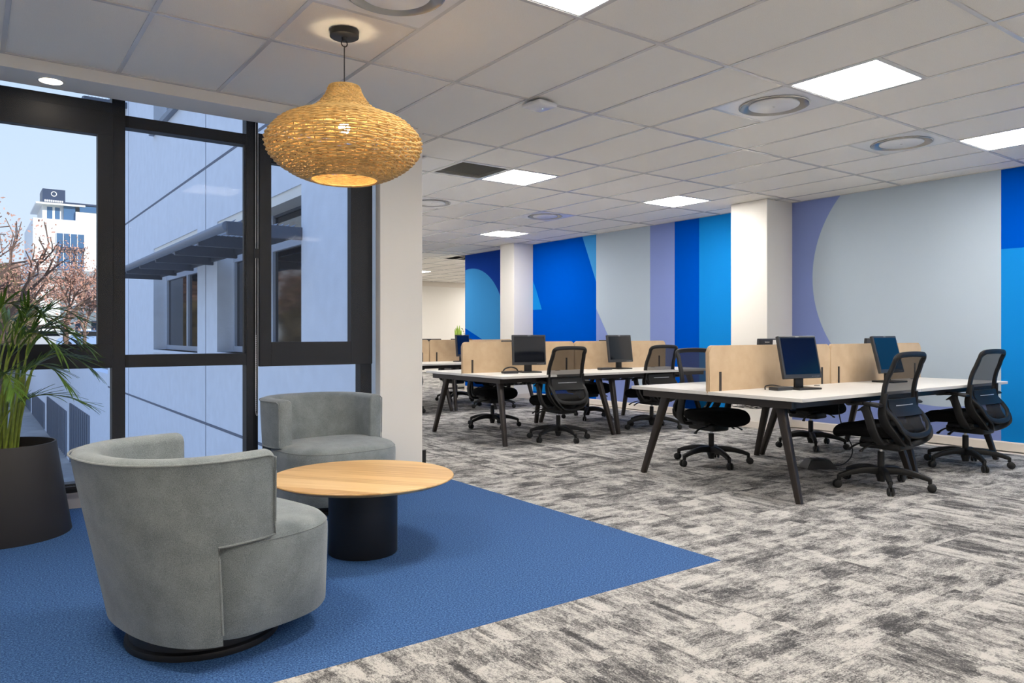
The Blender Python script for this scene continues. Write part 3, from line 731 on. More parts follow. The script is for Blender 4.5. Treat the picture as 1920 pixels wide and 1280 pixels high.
# ------------------------------------------------------------------ office chairs (local +Y is forward)
def office_chair(label, loc, rz, phase):
    t = thing('office_chair', label, 'chair', loc, rz, 'black mesh swivel chairs at the desks')
    base = bpy.data.objects.new('wheel_base', None); link(base, t); base.rotation_euler = (0, 0, phase)
    # hub
    b = BM(); lathe(b, [(0, .045), (.026, .045), (.028, .06), (.036, .085), (.034, .125), (.027, .14), (0, .14)], 20); obj('hub', b, M['plastic'], base, smooth=True)
    sb = BM(); sweep(sb, smooth_path([(.02, 0, .125), (.12, 0, .132), (.23, 0, .116), (.318, 0, .088)], 4), rrect(.024, .020, .6), scales=[(1.2, 1.6)]+[(1.05-.35*k/11, 1.45-.7*k/11) for k in range(12)])
    box(sb, .305, .33, -.012, .012, .055, .098, bev=.005)
    sp_ = obj('spoke', sb, M['plastic'], base, smooth=True)
    cb = BM()
    for s in (-1, 1):
        tt = BM(); lathe(tt, [(0, -.009), (.022, -.009), (.029, -.004), (.030, .003), (.025, .009), (0, .009)], 20)
        merge(cb, tt, Matrix.Translation((.330, s*.014, .030)) @ Matrix.Rotation(pi/2*s, 4, 'X'))
    tt = BM(); lathe(tt, [(0, .0), (.007, 0), (.007, .04), (0, .04)], 8); merge(cb, tt, Matrix.Translation((.322, 0, .03)))
    ca = obj('caster', cb, M['plastic'], base, smooth=True)
    for k in range(1, 5):
        for q in (sp_, ca):
            o = q.copy(); C.objects.link(o); o.parent = base; o.rotation_euler = (0, 0, 2*pi*k/5)
    b = BM(); lathe(b, [(0, .10), (.024, .10), (.024, .265), (.020, .268), (0, .268)], 20); g = obj('gas_lift', b, M['plastic'], t, smooth=True)
    b = BM(); lathe(b, [(0, .262), (.013, .262), (.013, .31), (0, .31)], 16); obj('piston', b, M['chrome'], g, smooth=True)
    # mechanism
    b = BM(); box(b, -.10, .10, -.19, .12, .295, .36, bev=.02, seg=3); box(b, -.16, .16, -.14, .08, .345, .39, bev=.018, seg=2)
    mech = obj('mechanism', b, M['plastic'], t, smooth=True)
    for sx, y in ((-1, .07), (-1, -.02), (1, .05)):
        b = BM(); sweep(b, smooth_path([(sx*.09, y, .335), (sx*.17, y+.01, .330), (sx*.23, y+.02, .315), (sx*.27, y+.03, .292)], 3), rrect(.011, .005, .9), scales=[(.6, 1)]*5+[(.9, 1)]*3+[(1.3, 1.2)]*2)
        obj('lever', b, M['plastic'], mech, smooth=True)
    # seat cushion
    b = BM(); rings = []; n = 48
    def so_(k, n=48):
        pts = []
        for i in range(n):
            a = 2*pi*i/n; c_, s_ = cos(a), sin(a); e = 2/3.6
            x = math.copysign(abs(c_)**e, c_)*(.25-k); y = math.copysign(abs(s_)**e, s_)*(.245-k)+.055
            if y < 0: x *= 1-.12*min(1, -y/.2)
            pts.append((x, y))
        return pts
    def zz(x, y, z): return z-.05*max(0, (y-.14)/.16)**2-.012*(x/.25)**2*(-1)*1.0
    for k, z in ((.06, .385), (.02, .39), (.004, .41), (0, .43), (.006, .45), (.02, .465), (.05, .476), (.10, .480), (.18, .478)):
        rings.append([b.verts.new((x, y, zz(x, y, z))) for x, y in so_(k)])
    for A, B in zip(rings[:-1], rings[1:]):
        for i in range(n): j = (i+1) % n; b.faces.new((A[i], A[j], B[j], B[i]))
    b.faces.new(rings[0][::-1]); b.faces.new(rings[-1]); obj('seat', b, M['seatf'], t, smooth=True)
    # arms
    for s in (-1, 1):
        b = BM()
        sweep(b, smooth_path([(s*.14, -.10, .355), (s*.23, -.11, .365), (s*.280, -.09, .44), (s*.288, -.065, .53), (s*.288, -.04, .60), (s*.285, -.025, .622)], 5), rrect(.014, .032, .8), up=Vector((0, 1, 0)), scales=[1]*10+[1]*10+[(1, 1.1), (1, 1.2), (1, 1.3), (1, 1.5), (1, 1.7), (1, 1.9)])
        ar = obj('armrest', b, M['plastic'], t, smooth=True)
        b = BM(); pts = smooth_path([(s*.285, -.15, .632), (s*.283, -.07, .641), (s*.276, .03, .640), (s*.262, .105, .628)], 4); k = len(pts)
        sweep(b, pts, rrect(.042, .013, .9), scales=[(.55+.45*math.sin(pi*min(1, (i+.6)/(k*.5)))**.5 if i < k/2 else (1 if i < k-2 else .7), 1 if 0 < i < k-1 else .5) for i in range(k)])
        obj('arm_pad', b, M['plastic'], ar, smooth=True)
    # back: side rails, top rail and lower loop as one closed frame
    def prof_y(z):   # centre-line profile of the back (pads the spine curve)
        P = [(.43, -.245), (.47, -.255), (.53, -.215), (.60, -.150), (.68, -.130), (.78, -.140), (.90, -.185), (1.0, -.225)]
        for (z0, y0), (z1, y1) in zip(P[:-1], P[1:]):
            if z <= z1: f = max(0, (z-z0)/(z1-z0)); f = f*f*(3-2*f)*.35+f*.65; return y0+(y1-y0)*f
        return P[-1][1]
    def wd(z): return .195+.022*math.sin(pi*min(1, max(0, (z-.42)/.55)))
    fr = []
    for z in (.50, .55, .60, .65, .70, .76, .82, .88, .93): fr.append((wd(z), prof_y(z), z))
    top = [(.203, prof_y(.965), .965), (.18, prof_y(.99)-.002, .987), (.12, prof_y(1.0)-.004, .995), (0, prof_y(1.0)-.008, .998)]
    right = fr+top; loop = right+[(-x, y, z) for x, y, z in right[::-1][1:]]
    low = [(-.188, -.25, .462), (-.14, -.268, .432), (-.07, -.276, .42), (0, -.278, .417), (.07, -.276, .42), (.14, -.268, .432), (.188, -.25, .462)]
    loop = loop+low
    b = BM(); sweep(b, smooth_path(loop+[loop[0]], 3)[:-1], rrect(.020, .014, .7), closed=True, up=Vector((0, -1, .25)).normalized()); bk = obj('back_frame', b, M['plastic'], t, smooth=True)
    # outer spine arms from lumbar down under the seat
    for s in (-1, 1):
        b = BM(); sweep(b, smooth_path([(s*.218, -.142, .72), (s*.226, -.132, .64), (s*.228, -.130, .56), (s*.212, -.155, .48), (s*.180, -.20, .41), (s*.10, -.20, .350)], 5), rrect(.013, .030, .8), up=Vector((0, 1, .2)), scales=[(1, .7+.5*min(1, i/12)) for i in range(26)])
        obj('back_arm', b, M['plastic'], bk, smooth=True)
    b = BM(); sweep(b, smooth_path([(-.20, -.245, .475), (-.165, -.27, .415), (-.11, -.25, .368), (0, -.22, .345), (.11, -.25, .368), (.165, -.27, .415), (.20, -.245, .475)], 4), rrect(.024, .008, .9), up=Vector((0, -.5, 1))); obj('lower_yoke', b, M['plastic'], bk, smooth=True)
    # mesh panels
    def sheet(z0, z1, nz, dy=0, inset=.01):
        b = BM(); rows = []
        for i in range(nz+1):
            z = z0+(z1-z0)*i/nz; w = (wd(z) if z < .93 else wd(.93)-.28*(z-.93))-inset
            if z < .50: w = .19*math.sqrt(max(.05, 1-((.50-z)/.085)**2))-inset
            rows.append([b.verts.new((w*x, prof_y(z)+dy-.012*(1-x*x), z)) for x in (-1, -.66, -.33, 0, .33, .66, 1)])
        for A, B in zip(rows[:-1], rows[1:]):
            for j in range(6): b.faces.new((A[j], A[j+1], B[j+1], B[j]))
        return b
    obj('mesh_panel', sheet(.425, .992, 16), M['mesh'], t, smooth=True)
    b = BM(); rows = []
    for y, z in ((-.045, .552), (-.062, .556), (-.018, .62), (-.012, .672), (.006, .674), (.010, .63)):
        rows.append([b.verts.new((x*.198, prof_y(.63)+y-.018*(1-x*x), z)) for x in (-1, -.6, -.2, .2, .6, 1)])
    for i in range(len(rows)):
        A, B = rows[i], rows[(i+1) % len(rows)]
        for j in range(5): b.faces.new((A[j], A[j+1], B[j+1], B[j]))
    b.faces.new([r_[0] for r_ in rows]); b.faces.new([r_[-1] for r_ in rows][::-1])
    lb = obj('lumbar_support', b, M['plastic'], t, smooth=True)
    b = BM()
    sweep(b, [(x*.12, prof_y(.63)-.0165-.018*(1-(x*.6)**2), .628) for x in (-1, -.5, 0, .5, 1)], rrect(.0015, .003, .5)); obj('light_strip', b, pbr('light_strip', (200, 200, 205), .3), lb)
    return t
CH = [((5.55, 2.88), 0, (146, -1), 'black mesh office chair nearest on the right, in front of the near desk'),
 ((7.04, 2.92), -2, (155,), 'black mesh office chair at the far right, before the blue mural stripe'),
 ((5.35, 4.28), 174, (174,), 'black mesh office chair on the far side of the right desk, at its left end'),
 ((6.95, 4.32), 182, (148,), 'black mesh office chair whose seat shows under the right desk near the wall'),
 ((5.20, 6.20), -5, (121,), 'black mesh office chair in front of the middle desk, seen from behind'),
 ((6.75, 6.29), -5, (20,), 'black mesh office chair at the right end of the middle desk'),
 ((5.28, 7.56), 176, (-32,), 'black mesh office chair seen under the left half of the middle desk'),
 ((6.86, 7.56), 180, (77,), 'black mesh office chair mostly hidden behind the middle desk, right half'),
 ((5.10, 9.62), 5, (40,), 'black mesh office chair at the farthest desk, beside the white column'),
 ((6.68, 9.54), 0, (168,), 'black mesh office chair in front of the farthest desk, right half'),
 ((5.25, 10.95), 180, (10,), 'black mesh office chair behind the farthest desk, left half'),
 ((6.85, 10.90), 178, (78,), 'black mesh office chair behind the farthest desk, right half')]
proto = None
for (x, y), rz, ph, lab in CH:
    loc = (x, y, 0); r_ = radians(rz); phase = radians(ph[0])-r_
    if proto is None: proto = office_chair(lab, loc, r_, phase)
    else:
        o = copy_tree(proto); place(o, loc, r_, lab, 'black mesh swivel chairs at the desks')
        for c in o.children:
            if c.name.startswith('wheel_base'): c.rotation_euler = (0, 0, phase)

# ------------------------------------------------------------------ bench desks
def bench(label, x0, x1, yc, hw=.775):
    zt = .715; w = x1-x0; L = w/2
    t = thing('bench_desk', label, 'desk', (x0, yc, 0), 0, 'white bench desks with beige screens')
    for i in range(2):
        for s in (-1, 1):
            y0, y1 = (.006, hw) if s > 0 else (-hw, -.006)
            boxo('desktop', (i*L+.001, (i+1)*L-.001, y0, y1, zt-.025, zt), M['desk'], t, bev=.002)
            pb = BM(); tt = BM(); lathe(tt, [(0, 0), (.036, 0), (.034, .004), (0, .004)], 20); merge(pb, tt, Matrix.Translation((i*L+L*.79, s*.10, zt)) @ Matrix.Diagonal((1, .5, 1, 1)))
            obj('cable_port', pb, M['bronze'], t)
    # frame rails
    b = BM()
    for s in (-1, 1): box(b, .06, w-.06, s*(hw-.12)-.02, s*(hw-.12)+.02, zt-.075, zt-.0255)
    for x in (.06, L-.05, L+.05, w-.06): box(b, x-.025, x+.025, -hw+.10, hw-.10, zt-.078, zt-.026)
    obj('frame', b, M['bronze'], t)
    for i in range(2):
        for ex in (0, 1):
            for s in (-1, 1):
                fx = i*L+(.10-.025 if ex == 0 else L-.075) if (i, ex) in ((0, 0), (1, 1)) else i*L+(.055 if ex == 0 else L-.02)
                tx = fx+(.07 if ex == 0 else -.07)
                b = BM(); f = Vector((fx, s*(hw-.065), 0)); tp = Vector((tx, s*(hw-.265), zt-.03))
                sweep(b, [f, f.lerp(tp, .03), tp], rrect(.022, .022, .35), up=Vector((0, 1, 0)), scales=[(.9, .9), (.95, .95), (1.25, 1.5)])
                obj('leg', b, M['bronze'], t, smooth=True)
    # screens
    for i in range(2):
        r = .05; poly = []
        X0, X1 = i*L+.005, (i+1)*L-.005; Z0_, Z1_ = zt-.01, 1.057
        pts = [(X0, Z0_), (X1, Z0_)]
        for k in range(7): a = radians(90*k/6); pts.append((X1-r+r*cos(a), Z1_-r+r*sin(a)))
        for k in range(7): a = radians(90+90*k/6); pts.append((X0+r+r*cos(a), Z1_-r+r*sin(a)))
        b = BM(); A = [b.verts.new((x, -.018, z)) for x, z in pts]; B_ = [b.verts.new((x, .018, z)) for x, z in pts]
        b.faces.new(A); b.faces.new(B_[::-1]); n = len(pts)
        for k in range(n): b.faces.new((A[k], A[(k+1) % n], B_[(k+1) % n], B_[k]))
        bmesh.ops.bevel(b, geom=[e for e in b.edges if abs(e.verts[0].co.y-e.verts[1].co.y) < 1e-6], offset=.006, segments=2, affect='EDGES')
        sc_ = obj('privacy_screen', b, M['screen'], t, smooth=True)
        for bx in (.13, L-.13):
            for s in (-1, 1): boxo('bracket', (i*L+bx-.012, i*L+bx+.012, s*.0185-.003, s*.0185+.003, zt, zt+.145), M['slot'], sc_)
        # wire cable tray
        b = BM(); cx = i*L+L*.5; y0, y1, za, zb = -.12, .12, .57, .66
        for k in range(13):
            x = cx-.36+k*.06; tube(b, [(x, y0, zb), (x, y0+.01, za), (x, y1-.01, za), (x, y1, zb)], .0022, 4)
        for y, z in ((y0, zb), (y0+.005, .615), (y0+.01, za), (-.04, za), (.04, za), (y1-.01, za), (y1-.005, .615), (y1, zb)): tube(b, [(cx-.36, y, z), (cx+.36, y, z)], .0025, 4)
        tr = obj('cable_tray', b, M['black'], t)
        b = BM()
        for k in range(5):
            pp = [(cx-.33+q*.11, R.uniform(-.08, .08), za+.012+R.uniform(0, .05)) for q in range(7)]
            tube(b, smooth_path(pp, 4), .004, 5)
        for k in range(2): box(b, cx-.2+k*.22, cx-.08+k*.22, -.05, .01, za+.005, za+.04, bev=.006)
        obj('cables', b, M['plastic'], tr, smooth=True)
    return t
def monitor(label, loc, rz, back=False, tilt=10, h0=.085):
    """screen faces local -Y"""
    t = thing('monitor', label, 'monitor', loc, rz, 'black flat monitors on the desks')
    W, Hh = .405, .335
    piv = bpy.data.objects.new('display', None); link(piv, t, (0, -.035, h0)); piv.rotation_euler = (radians(-tilt), 0, 0)
    b = BM(); box(b, -W/2, W/2, -.008, .022, 0, Hh, bev=.006); box(b, -W/2+.05, W/2-.05, .02, .045, .04, Hh-.05, bev=.012)
    obj('housing', b, M['bezel'], piv)
    boxo('lcd', (-W/2+.018, W/2-.018, -.0092, -.0078, .032, Hh-.018), M['lcd'], piv)
    b = BM()
    for k in range(5): box(b, W/2-.04-k*.018, W/2-.034-k*.018, -.0088, -.008, .012, .015)
    obj('button', b, M['logo'], piv)
    def text(s, size, loc_, rot):
        cu = bpy.data.curves.new('lettering', 'FONT'); cu.body = s; cu.size = size; cu.align_x = 'CENTER'; cu.extrude = .0003
        tmp = bpy.data.objects.new('tmp', cu); C.objects.link(tmp); bpy.context.view_layer.update()
        me = bpy.data.meshes.new_from_object(tmp); bpy.data.objects.remove(tmp)
        me.materials.clear(); me.materials.append(M['logo'])
        o = bpy.data.objects.new('lettering', me); link(o, piv, loc_); o.rotation_euler = rot
    text('lenovo', .013, (0, -.0085, Hh-.013), (pi/2, 0, 0))
    text('lenovo', .022, (W/2-.10, .0225, Hh-.035), (pi/2, 0, pi))
    b = BM(); box(b, -.045, .045, .0, .02, .012, .16, bev=.005)
    st = obj('stand', b, M['black'], t)
    b = BM(); box(b, -.12, .12, -.11, .09, 0, .014, bev=.005); obj('foot', b, M['black'], t)
    return t
D1 = bench('white bench desk at the right with beige screens, nearest to the mural', 4.47, 7.70, 3.615)
D2 = copy_tree(D1); place(D2, (4.37, 6.845, 0), 0, 'white bench desk in the middle row with beige screens', None)
D3 = copy_tree(D1); place(D3, (4.25, 10.13, 0), 0, 'white bench desk farthest back, partly hidden by the white column', None)
ZT = .715
mons = [((5.27, 3.37), -9, 'black monitor on the near side of the right desk, left half', 12), ((6.68, 3.40), 0, 'black monitor on the near side of the right desk, close to the mural end', 14),
 ((5.10, 6.60), -14, 'black monitor on the middle desk, left half, its dark screen upright', 4), ((6.55, 6.64), 0, 'black monitor on the middle desk, right half, turned a little', 8),
 ((6.30, 9.86), 28, 'dark monitor on the near side of the farthest desk', 4),
 ((5.72, 3.90), 176, 'black monitor seen from behind over the beige screen, white paper label on its back', 4),
 ((7.42, 3.90), 182, 'black monitor seen from the back above the beige screen at the mural end', 4),
 ((5.33, 7.14), 180, 'black monitor behind the beige screen of the middle desk, left half', 3), ((6.90, 7.14), 180, 'black monitor behind the beige screen of the middle desk, right half', 3),
 ((6.66, 10.42), 180, 'black monitor behind the beige screen of the farthest desk, right of the snake plant base', 3), ((6.06, 10.42), 180, 'black monitor behind the beige screen of the farthest desk, next to the white column', 3)]
proto = None; mo_ = []
for i, ((x, y), rz, lab, tl) in enumerate(mons):
    if proto is None: o = monitor(lab, (x, y, ZT), radians(rz), tilt=tl); proto = o
    else: o = copy_tree(proto); place(o, (x, y, ZT), radians(rz), lab, 'black flat monitors on the desks')
    for c in o.children:
        if c.name.startswith('display'):
            c.rotation_euler = (radians(-tl), 0, 0); c.location.z = .085 if i < 5 else (.055 if i < 7 else .01)
            if i >= 7: c.location.z = .02
    mo_.append(o)
for c in mo_[5].children:
    if c.name.startswith('display'): boxo('paper_label', (-.03, .03, .0225, .023, .285, .325), pbr('paper', (220, 220, 216), .7), c)
# docks, cables
def dock(label, loc, rz):
    t = thing('dock_box', label, 'docking station', loc, rz)
    b = BM(); box(b, -.085, .085, -.045, .045, 0, .026, bev=.006); obj('body', b, M['bezel'], t); return t
dock('flat black box with cable beside the near right monitor foot', (5.04, 3.38, ZT), radians(-5))
dock('flat black box left of the monitor on the middle desk', (4.80, 6.54, ZT), radians(-10))
dock('flat black box left of the right monitor on the middle desk', (6.25, 6.58, ZT), 0)
def cord(label, pts, r=.005):
    b = BM(); tube(b, smooth_path(pts, 6), r, 6); o = obj('cable', b, M['plastic'], smooth=True); return tag(o, label, 'cable')
cord('black cable looping over the flat box on the middle desk', [(4.74, 6.59, ZT+.012), (4.78, 6.60, ZT+.05), (4.86, 6.60, ZT+.065), (4.96, 6.64, ZT+.045), (5.02, 6.68, ZT+.012), (5.10, 6.72, ZT+.01)], .008)
cord('thin black cable curling behind the near right monitor', [(4.93, 3.44, ZT+.008), (4.98, 3.47, ZT+.028), (5.05, 3.46, ZT+.034), (5.16, 3.47, ZT+.02), (5.24, 3.50, ZT+.008)], .005)
# black floor power unit with cable
t = thing('floor_power_box', 'black sloped power box on the carpet under the right desk', 'power box', (5.93, 3.62, 0), radians(-35))
b = BM(); vs = [b.verts.new(p) for p in ((-.13, -.10, 0), (.13, -.10, 0), (.13, .10, 0), (-.13, .10, 0), (-.08, -.06, .075), (.08, -.06, .075), (.08, .06, .075), (-.08, .06, .075))]
for q in ((0, 3, 2, 1), (4, 5, 6, 7), (0, 1, 5, 4), (1, 2, 6, 5), (2, 3, 7, 6), (3, 0, 4, 7)): b.faces.new([vs[i] for i in q])
bmesh.ops.bevel(b, geom=b.edges[:], offset=.006, segments=2, affect='EDGES'); obj('body', b, M['black'], t, smooth=True)
b = BM(); box(b, -.055, -.005, -.04, .04, .0755, .079); box(b, .005, .055, -.04, .04, .0755, .079); obj('socket', b, M['bezel'], t)
cord('black cable hanging from the right desk to the floor power box', [(6.06, 3.50, .66), (6.03, 3.49, .50), (6.06, 3.47, .34), (6.14, 3.44, .20), (6.16, 3.45, .10), (6.10, 3.49, .03), (6.03, 3.54, .02)], .005)

# ------------------------------------------------------------------ far plants on a cabinet
t = thing('storage_cabinet', 'low white storage cabinet in the far room behind the mural wall', 'cabinet', (8.62, 13.45, 0))
boxo('body', (-.45, .45, -.2, .2, .04, .86), M['desk'], t, bev=.003)
for s in (-1, 1):
    d = boxo('door', (.003 if s > 0 else -.447, .447 if s > 0 else -.003, -.222, -.2, .06, .85), M['desk'], t, bev=.002)
    boxo('handle', (s*.02-.004, s*.02+.004, -.236, -.222, .5, .66), M['chrome'], d)
t = thing('snake_plant', 'small upright snake plant far back beside the mural edge', 'plant', (8.44, 13.35, .86))
b = BM(); lathe(b, [(0, 0), (.07, 0), (.09, .13), (.082, .13), (.075, .11), (0, .11)], 24); obj('pot', b, M['wall'], t, smooth=True)
sg = pbr('snake_leaf', (160, 190, 80), .45, var=(18, .3))
for k in range(9):
    a = R.uniform(0, 2*pi); r_ = R.uniform(.0, .05); h = R.uniform(.26, .38); b = BM(); rows = []
    for i in range(6):
        u = i/5; w = .036*(1-.85*max(0, u-.45)/.55) if i < 5 else .002
        c_ = Vector((r_*cos(a)+.04*u*cos(a), r_*sin(a)+.04*u*sin(a), .10+h*u)); sd = Vector((-sin(a+.6), cos(a+.6), 0))*w
        rows.append([b.verts.new(c_-sd), b.verts.new(c_+Vector((cos(a), sin(a), 0))*.006), b.verts.new(c_+sd)])
    for A, B in zip(rows[:-1], rows[1:]): b.faces.new((A[0], A[1], B[1], B[0])); b.faces.new((A[1], A[2], B[2], B[1]))
    obj('leaf', b, sg, t, smooth=True)
t = thing('leafy_plant', 'small dark leafy plant right behind the mural edge, beside the snake plant', 'plant', (8.66, 13.36, .86))
b = BM(); lathe(b, [(0, 0), (.06, 0), (.075, .11), (.068, .11), (.062, .09), (0, .09)], 24); obj('pot', b, M['black'], t, smooth=True)
for k in range(5):
    a = 2*pi*k/5; b = BM(); pts = smooth_path([(0, 0, .09), (.03*cos(a), .03*sin(a), .25), (.09*cos(a), .09*sin(a), .40)], 4); tube(b, pts, .003, 5)
    for i in range(3, 9):
        for s in (-1, 1):
            p = pts[i]; d_ = Vector((cos(a+s*1.3), sin(a+s*1.3), .3)).normalized()*.06; n_ = d_.cross(Vector((0, 0, 1))).normalized()*.018
            q = [b.verts.new(v) for v in (p, p+d_*.5+n_, p+d_, p+d_*.5-n_)]; b.faces.new(q)
    obj('stem', b, leafm, t)

# ------------------------------------------------------------------ outside: neighbouring wing
wing = bpy.data.objects.new('wing_building', None); C.objects.link(wing)
tag(wing, 'pale rendered office wing outside the windows with recessed windows and steel canopy', 'building')
def wallpanel(y0, y1, z0, z1): 
    b = BM(); box(b, EX, EX+.15, y0, y1, z0, z1); return b
b = BM(); D_ = .42
# wall with recess openings: list of (y0,y1,z0,z1)
rec = [(8.66, 12.39, .86, 2.95), (13.66, 17.46, .82, 2.985), (13.66, 17.46, 5.5, 8.2), (8.66, 12.39, 5.5, 8.2)]
ys = sorted({6.05, 24.0} | {q for r_ in rec for q in r_[:2]}); zs = sorted({-4.0, 10.5} | {q for r_ in rec for q in r_[2:]})
TK = .14 # thin by the office end, .34 beyond
for ya, yb in zip(ys[:-1], ys[1:]):
    for za, zb in zip(zs[:-1], zs[1:]):
        if any(ya >= r_[0]-1e-6 and yb <= r_[1]+1e-6 and za >= r_[2]-1e-6 and zb <= r_[3]+1e-6 for r_ in rec): continue
        box(b, EX, EX+(.34 if ya > 8 else TK), ya, yb, za, zb)
bmesh.ops.remove_doubles(b, verts=b.verts, dist=1e-4)
wl = obj('wall', b, M['render'], wing)
box_b = BM(); box(box_b, EX+.36, EX+.40, 6.75, 24.0, -4, 10.5); box(box_b, EX+.3, 12, 23.9, 24.0, -4, 10.5); box(box_b, EX+.0, 12, 6.05, 24, 10.5, 10.7)
obj('wall', box_b, M['render'], wing)
for z in (3.95, -.36): boxo('joint', (EX-.004, EX+.001, 6.05, 24, z-.022, z+.022), M['joint'], wing)
for y in (13.09, 20.6): boxo('joint', (EX-.003, EX+.001, y-.012, y+.012, -4, 10.5), M['joint'], wing)
def window_in(y0, y1, z0, z1, zt=None):
    w = bpy.data.objects.new('window', None); link(w, wing); fb = M['ext_frame']; x = EX+.30
    boxo('pane', (x, x+.01, y0, y1, z0, z1), M['pane'], w)
    n = 2
    for k in range(n+1):
        y = y0+(y1-y0)*k/n; boxo('frame', (x-.04, x+.01, max(y0, y-.06), min(y1, y+.06), z0, z1), fb, w)
    boxo('frame', (x-.02, x+.012, y0, y1, z1-.16, z1), M['dmetal'], w)  # dark band put in for the recess soffit's shade and dark glass
    for z in ([z0+.04]+([zt] if zt else [])): boxo('frame', (x-.045, x+.012, y0, y1, z-.05, z+.05), fb, w)
    return w
for r_ in rec: window_in(r_[0]+.002, r_[1]-.002, r_[2]+.002, r_[3]-.002, 2.36 if r_[2] < 3 else None)
b = BM(); box(b, EX-.06, EX+.30, 8.67, 12.38, .80, .86); obj('window_sill', b, M['render'], wing)
b = BM(); box(b, EX-.06, EX+.30, 13.67, 17.45, .76, .82); obj('window_sill', b, M['render'], wing)
b = BM(); box(b, EX-.10, EX+.30, 13.67, 17.45, 5.42, 5.52); box(b, EX-.10, EX+.30, 8.67, 12.38, 5.42, 5.52); obj('window_sill', b, M['ext_metal'], wing)
def canopy(y0, y1, z, x0=2.377, lab=''):
    cpy = bpy.data.objects.new('canopy', None); link(cpy, wing)
    b = BM(); tube(b, [(x0, y0, z), (x0, y1, z)], .055, 14); obj('edge_tube', b, M['ext_metal'], cpy, smooth=True)
    n = int((y1-y0)/1.18)
    for k in range(n+1):
        y = y0+(y1-y0)*k/n; b = BM(); box(b, x0, EX, y-.03, y+.03, z-.10, z+.05, bev=.005); obj('beam', b, M['dmetal'], cpy)
    m = 11; sl = None
    for k in range(m):
        x = x0+.08+k*(EX-x0-.1)/m
        if sl is None:
            b = BM(); sweep(b, [(0, y0, 0), (0, y1, 0)], [(-.020, -.018), (-.018, -.022), (.020, .018), (.018, .022)]); sl = obj('slat', b, M['ext_metal'], cpy, (x, 0, z+.06))
        else: o = sl.copy(); C.objects.link(o); o.parent = cpy; o.location = (x, 0, z+.06)
    boxo('rail', (EX-.05, EX, y0, y1, z-.05, z+.05), M['dmetal'], cpy)
canopy(8.65, 16.6, 2.37)
canopy(20.8, 24.2, 6.95, 2.30)
# podium wall further on, with dark louvre panels
pd = thing('podium_wall', 'low pale retaining wall outside with dark louvred openings', 'wall', (EX, 24, 0))
b = BM(); box(b, 0, .4, 0, 38, -3.9, 0); obj('wall', b, M['render'], pd)
for y0, y1, z1 in ((4.0, 9.5, -1.55), (11.1, 20, -2.0), (22, 31, -2.5), (33, 37.5, -2.8)):
    lv = bpy.data.objects.new('louvre_panel', None); link(lv, pd)
    boxo('backing', (-.012, -.002, y0, y1, -3.85, z1), M['dmetal'], lv)
    n = int((y1-y0)/.55)
    for k in range(n+1):
        y = y0+(y1-y0)*k/n; boxo('bar', (-.06, -.012, y-.06, y+.06, -3.85, z1), M['ext_metal'], lv)
# ground: sunken court and the street level beyond
b = BM(); box(b, -30, EX, 5.75, 62, -4.1, -3.9); g1 = obj('paved_court', b, pbr('paving', (170, 166, 160), .9, var=(2, .1))); g1['kind'] = 'structure'
b = BM(); box(b, -60, EX, 62, 140, -4.1, 0); box(b, EX+.4, 160, 24.2, 140, -4.1, 0); g2 = obj('street_ground', b, pbr('asphalt', (140, 138, 134), .95, var=(1, .1))); g2['kind'] = 'structure'
b = BM(); box(b, 1, 60, 76, 97, 0, .06); g3 = obj('grass_verge', b, pbr('grass', (132, 150, 66), .95, var=(1.5, .25), bump=(10, .5))); g3['kind'] = 'structure'
# distant white building
db = thing('distant_building', 'bright white office building far away with dark rooftop sign box', 'building', (0, 100, 0))
W_ = pbr('white_render', (232, 230, 226), .8); GB = pbr('blue_glass', (70, 104, 140), .15, spec=.8); DK = pbr('dark_cladding', (48, 62, 88), .4)
def part(nm, q, m): return boxo(nm, q, m, db)
part('wall', (5.9, 24, 0, 16, -1, 14.5), W_); part('wall', (-2, 6.0, 2, 14, -1, 8.0), W_)
wv = part('window', (8.15, 11.1, -.03, .05, 8.0, 12.9), GB)
for k in range(5): boxo('frame', (8.15+k*.72, 8.22+k*.72, -.10, -.03, 8.0, 12.9), W_, wv)
boxo('frame', (8.15, 11.1, -.5, -.03, 11.0, 11.3), DK, wv); boxo('frame', (8.15, 11.1, -.10, -.03, 9.5, 9.6), DK, wv)
part('wing', (6.9, 9.0, 1, 9, 14.5, 16.2), W_); p_ = part('window', (7.35, 7.9, .96, 1.0, 14.55, 16.0), GB); p_ = part('window', (8.15, 8.65, .96, 1.0, 14.55, 16.0), GB)
part('sign_box', (6.9, 9.2, 1, 5, 16.4, 18.1), DK)
part('glazed_box', (9.0, 10.2, .6, 9, 14.5, 16.4), GB); part('roof_slab', (6.2, 11.2, .2, 10, 16.2, 16.4), W_); part('roof_slab', (9.0, 13.4, .2, 10, 16.4, 16.6), DK)
part('wing', (10.2, 14.5, .3, 9, 14.5, 15.6), W_); part('window', (10.6, 14, .25, .3, 15.6, 16.3), GB)
tx = bpy.data.curves.new('lettering', 'FONT'); tx.body = 'o'; 
b = BM(); lathe(b, [(.22, 0), (.30, 0), (.30, .02), (.22, .02)], 20)
for k in range(9): box(b, -.95+k*.215, -.80+k*.215, -.95, -.72, 0, .02)
e = obj('emblem', b, W_, db, (8.05, .97, 17.55)); e.rotation_euler = (pi/2, 0, 0); bpy.data.curves.remove(tx)
lb_ = thing('street_pavilion', 'low white building with a curved canopy behind the bare trees', 'building', (0, 78, 0))
boxo('wall', (7.4, 20, 0, 8, -1, 6.2), W_, lb_); boxo('roof_slab', (5.0, 20, -1, 8, 6.2, 6.9), pbr('grey_roof', (150, 150, 150), .8), lb_)
boxo('window', (9.2, 10.2, -.03, .02, .8, 2.4), DK, lb_); boxo('window', (7.9, 8.3, -.03, .02, .9, 2.2), DK, lb_)
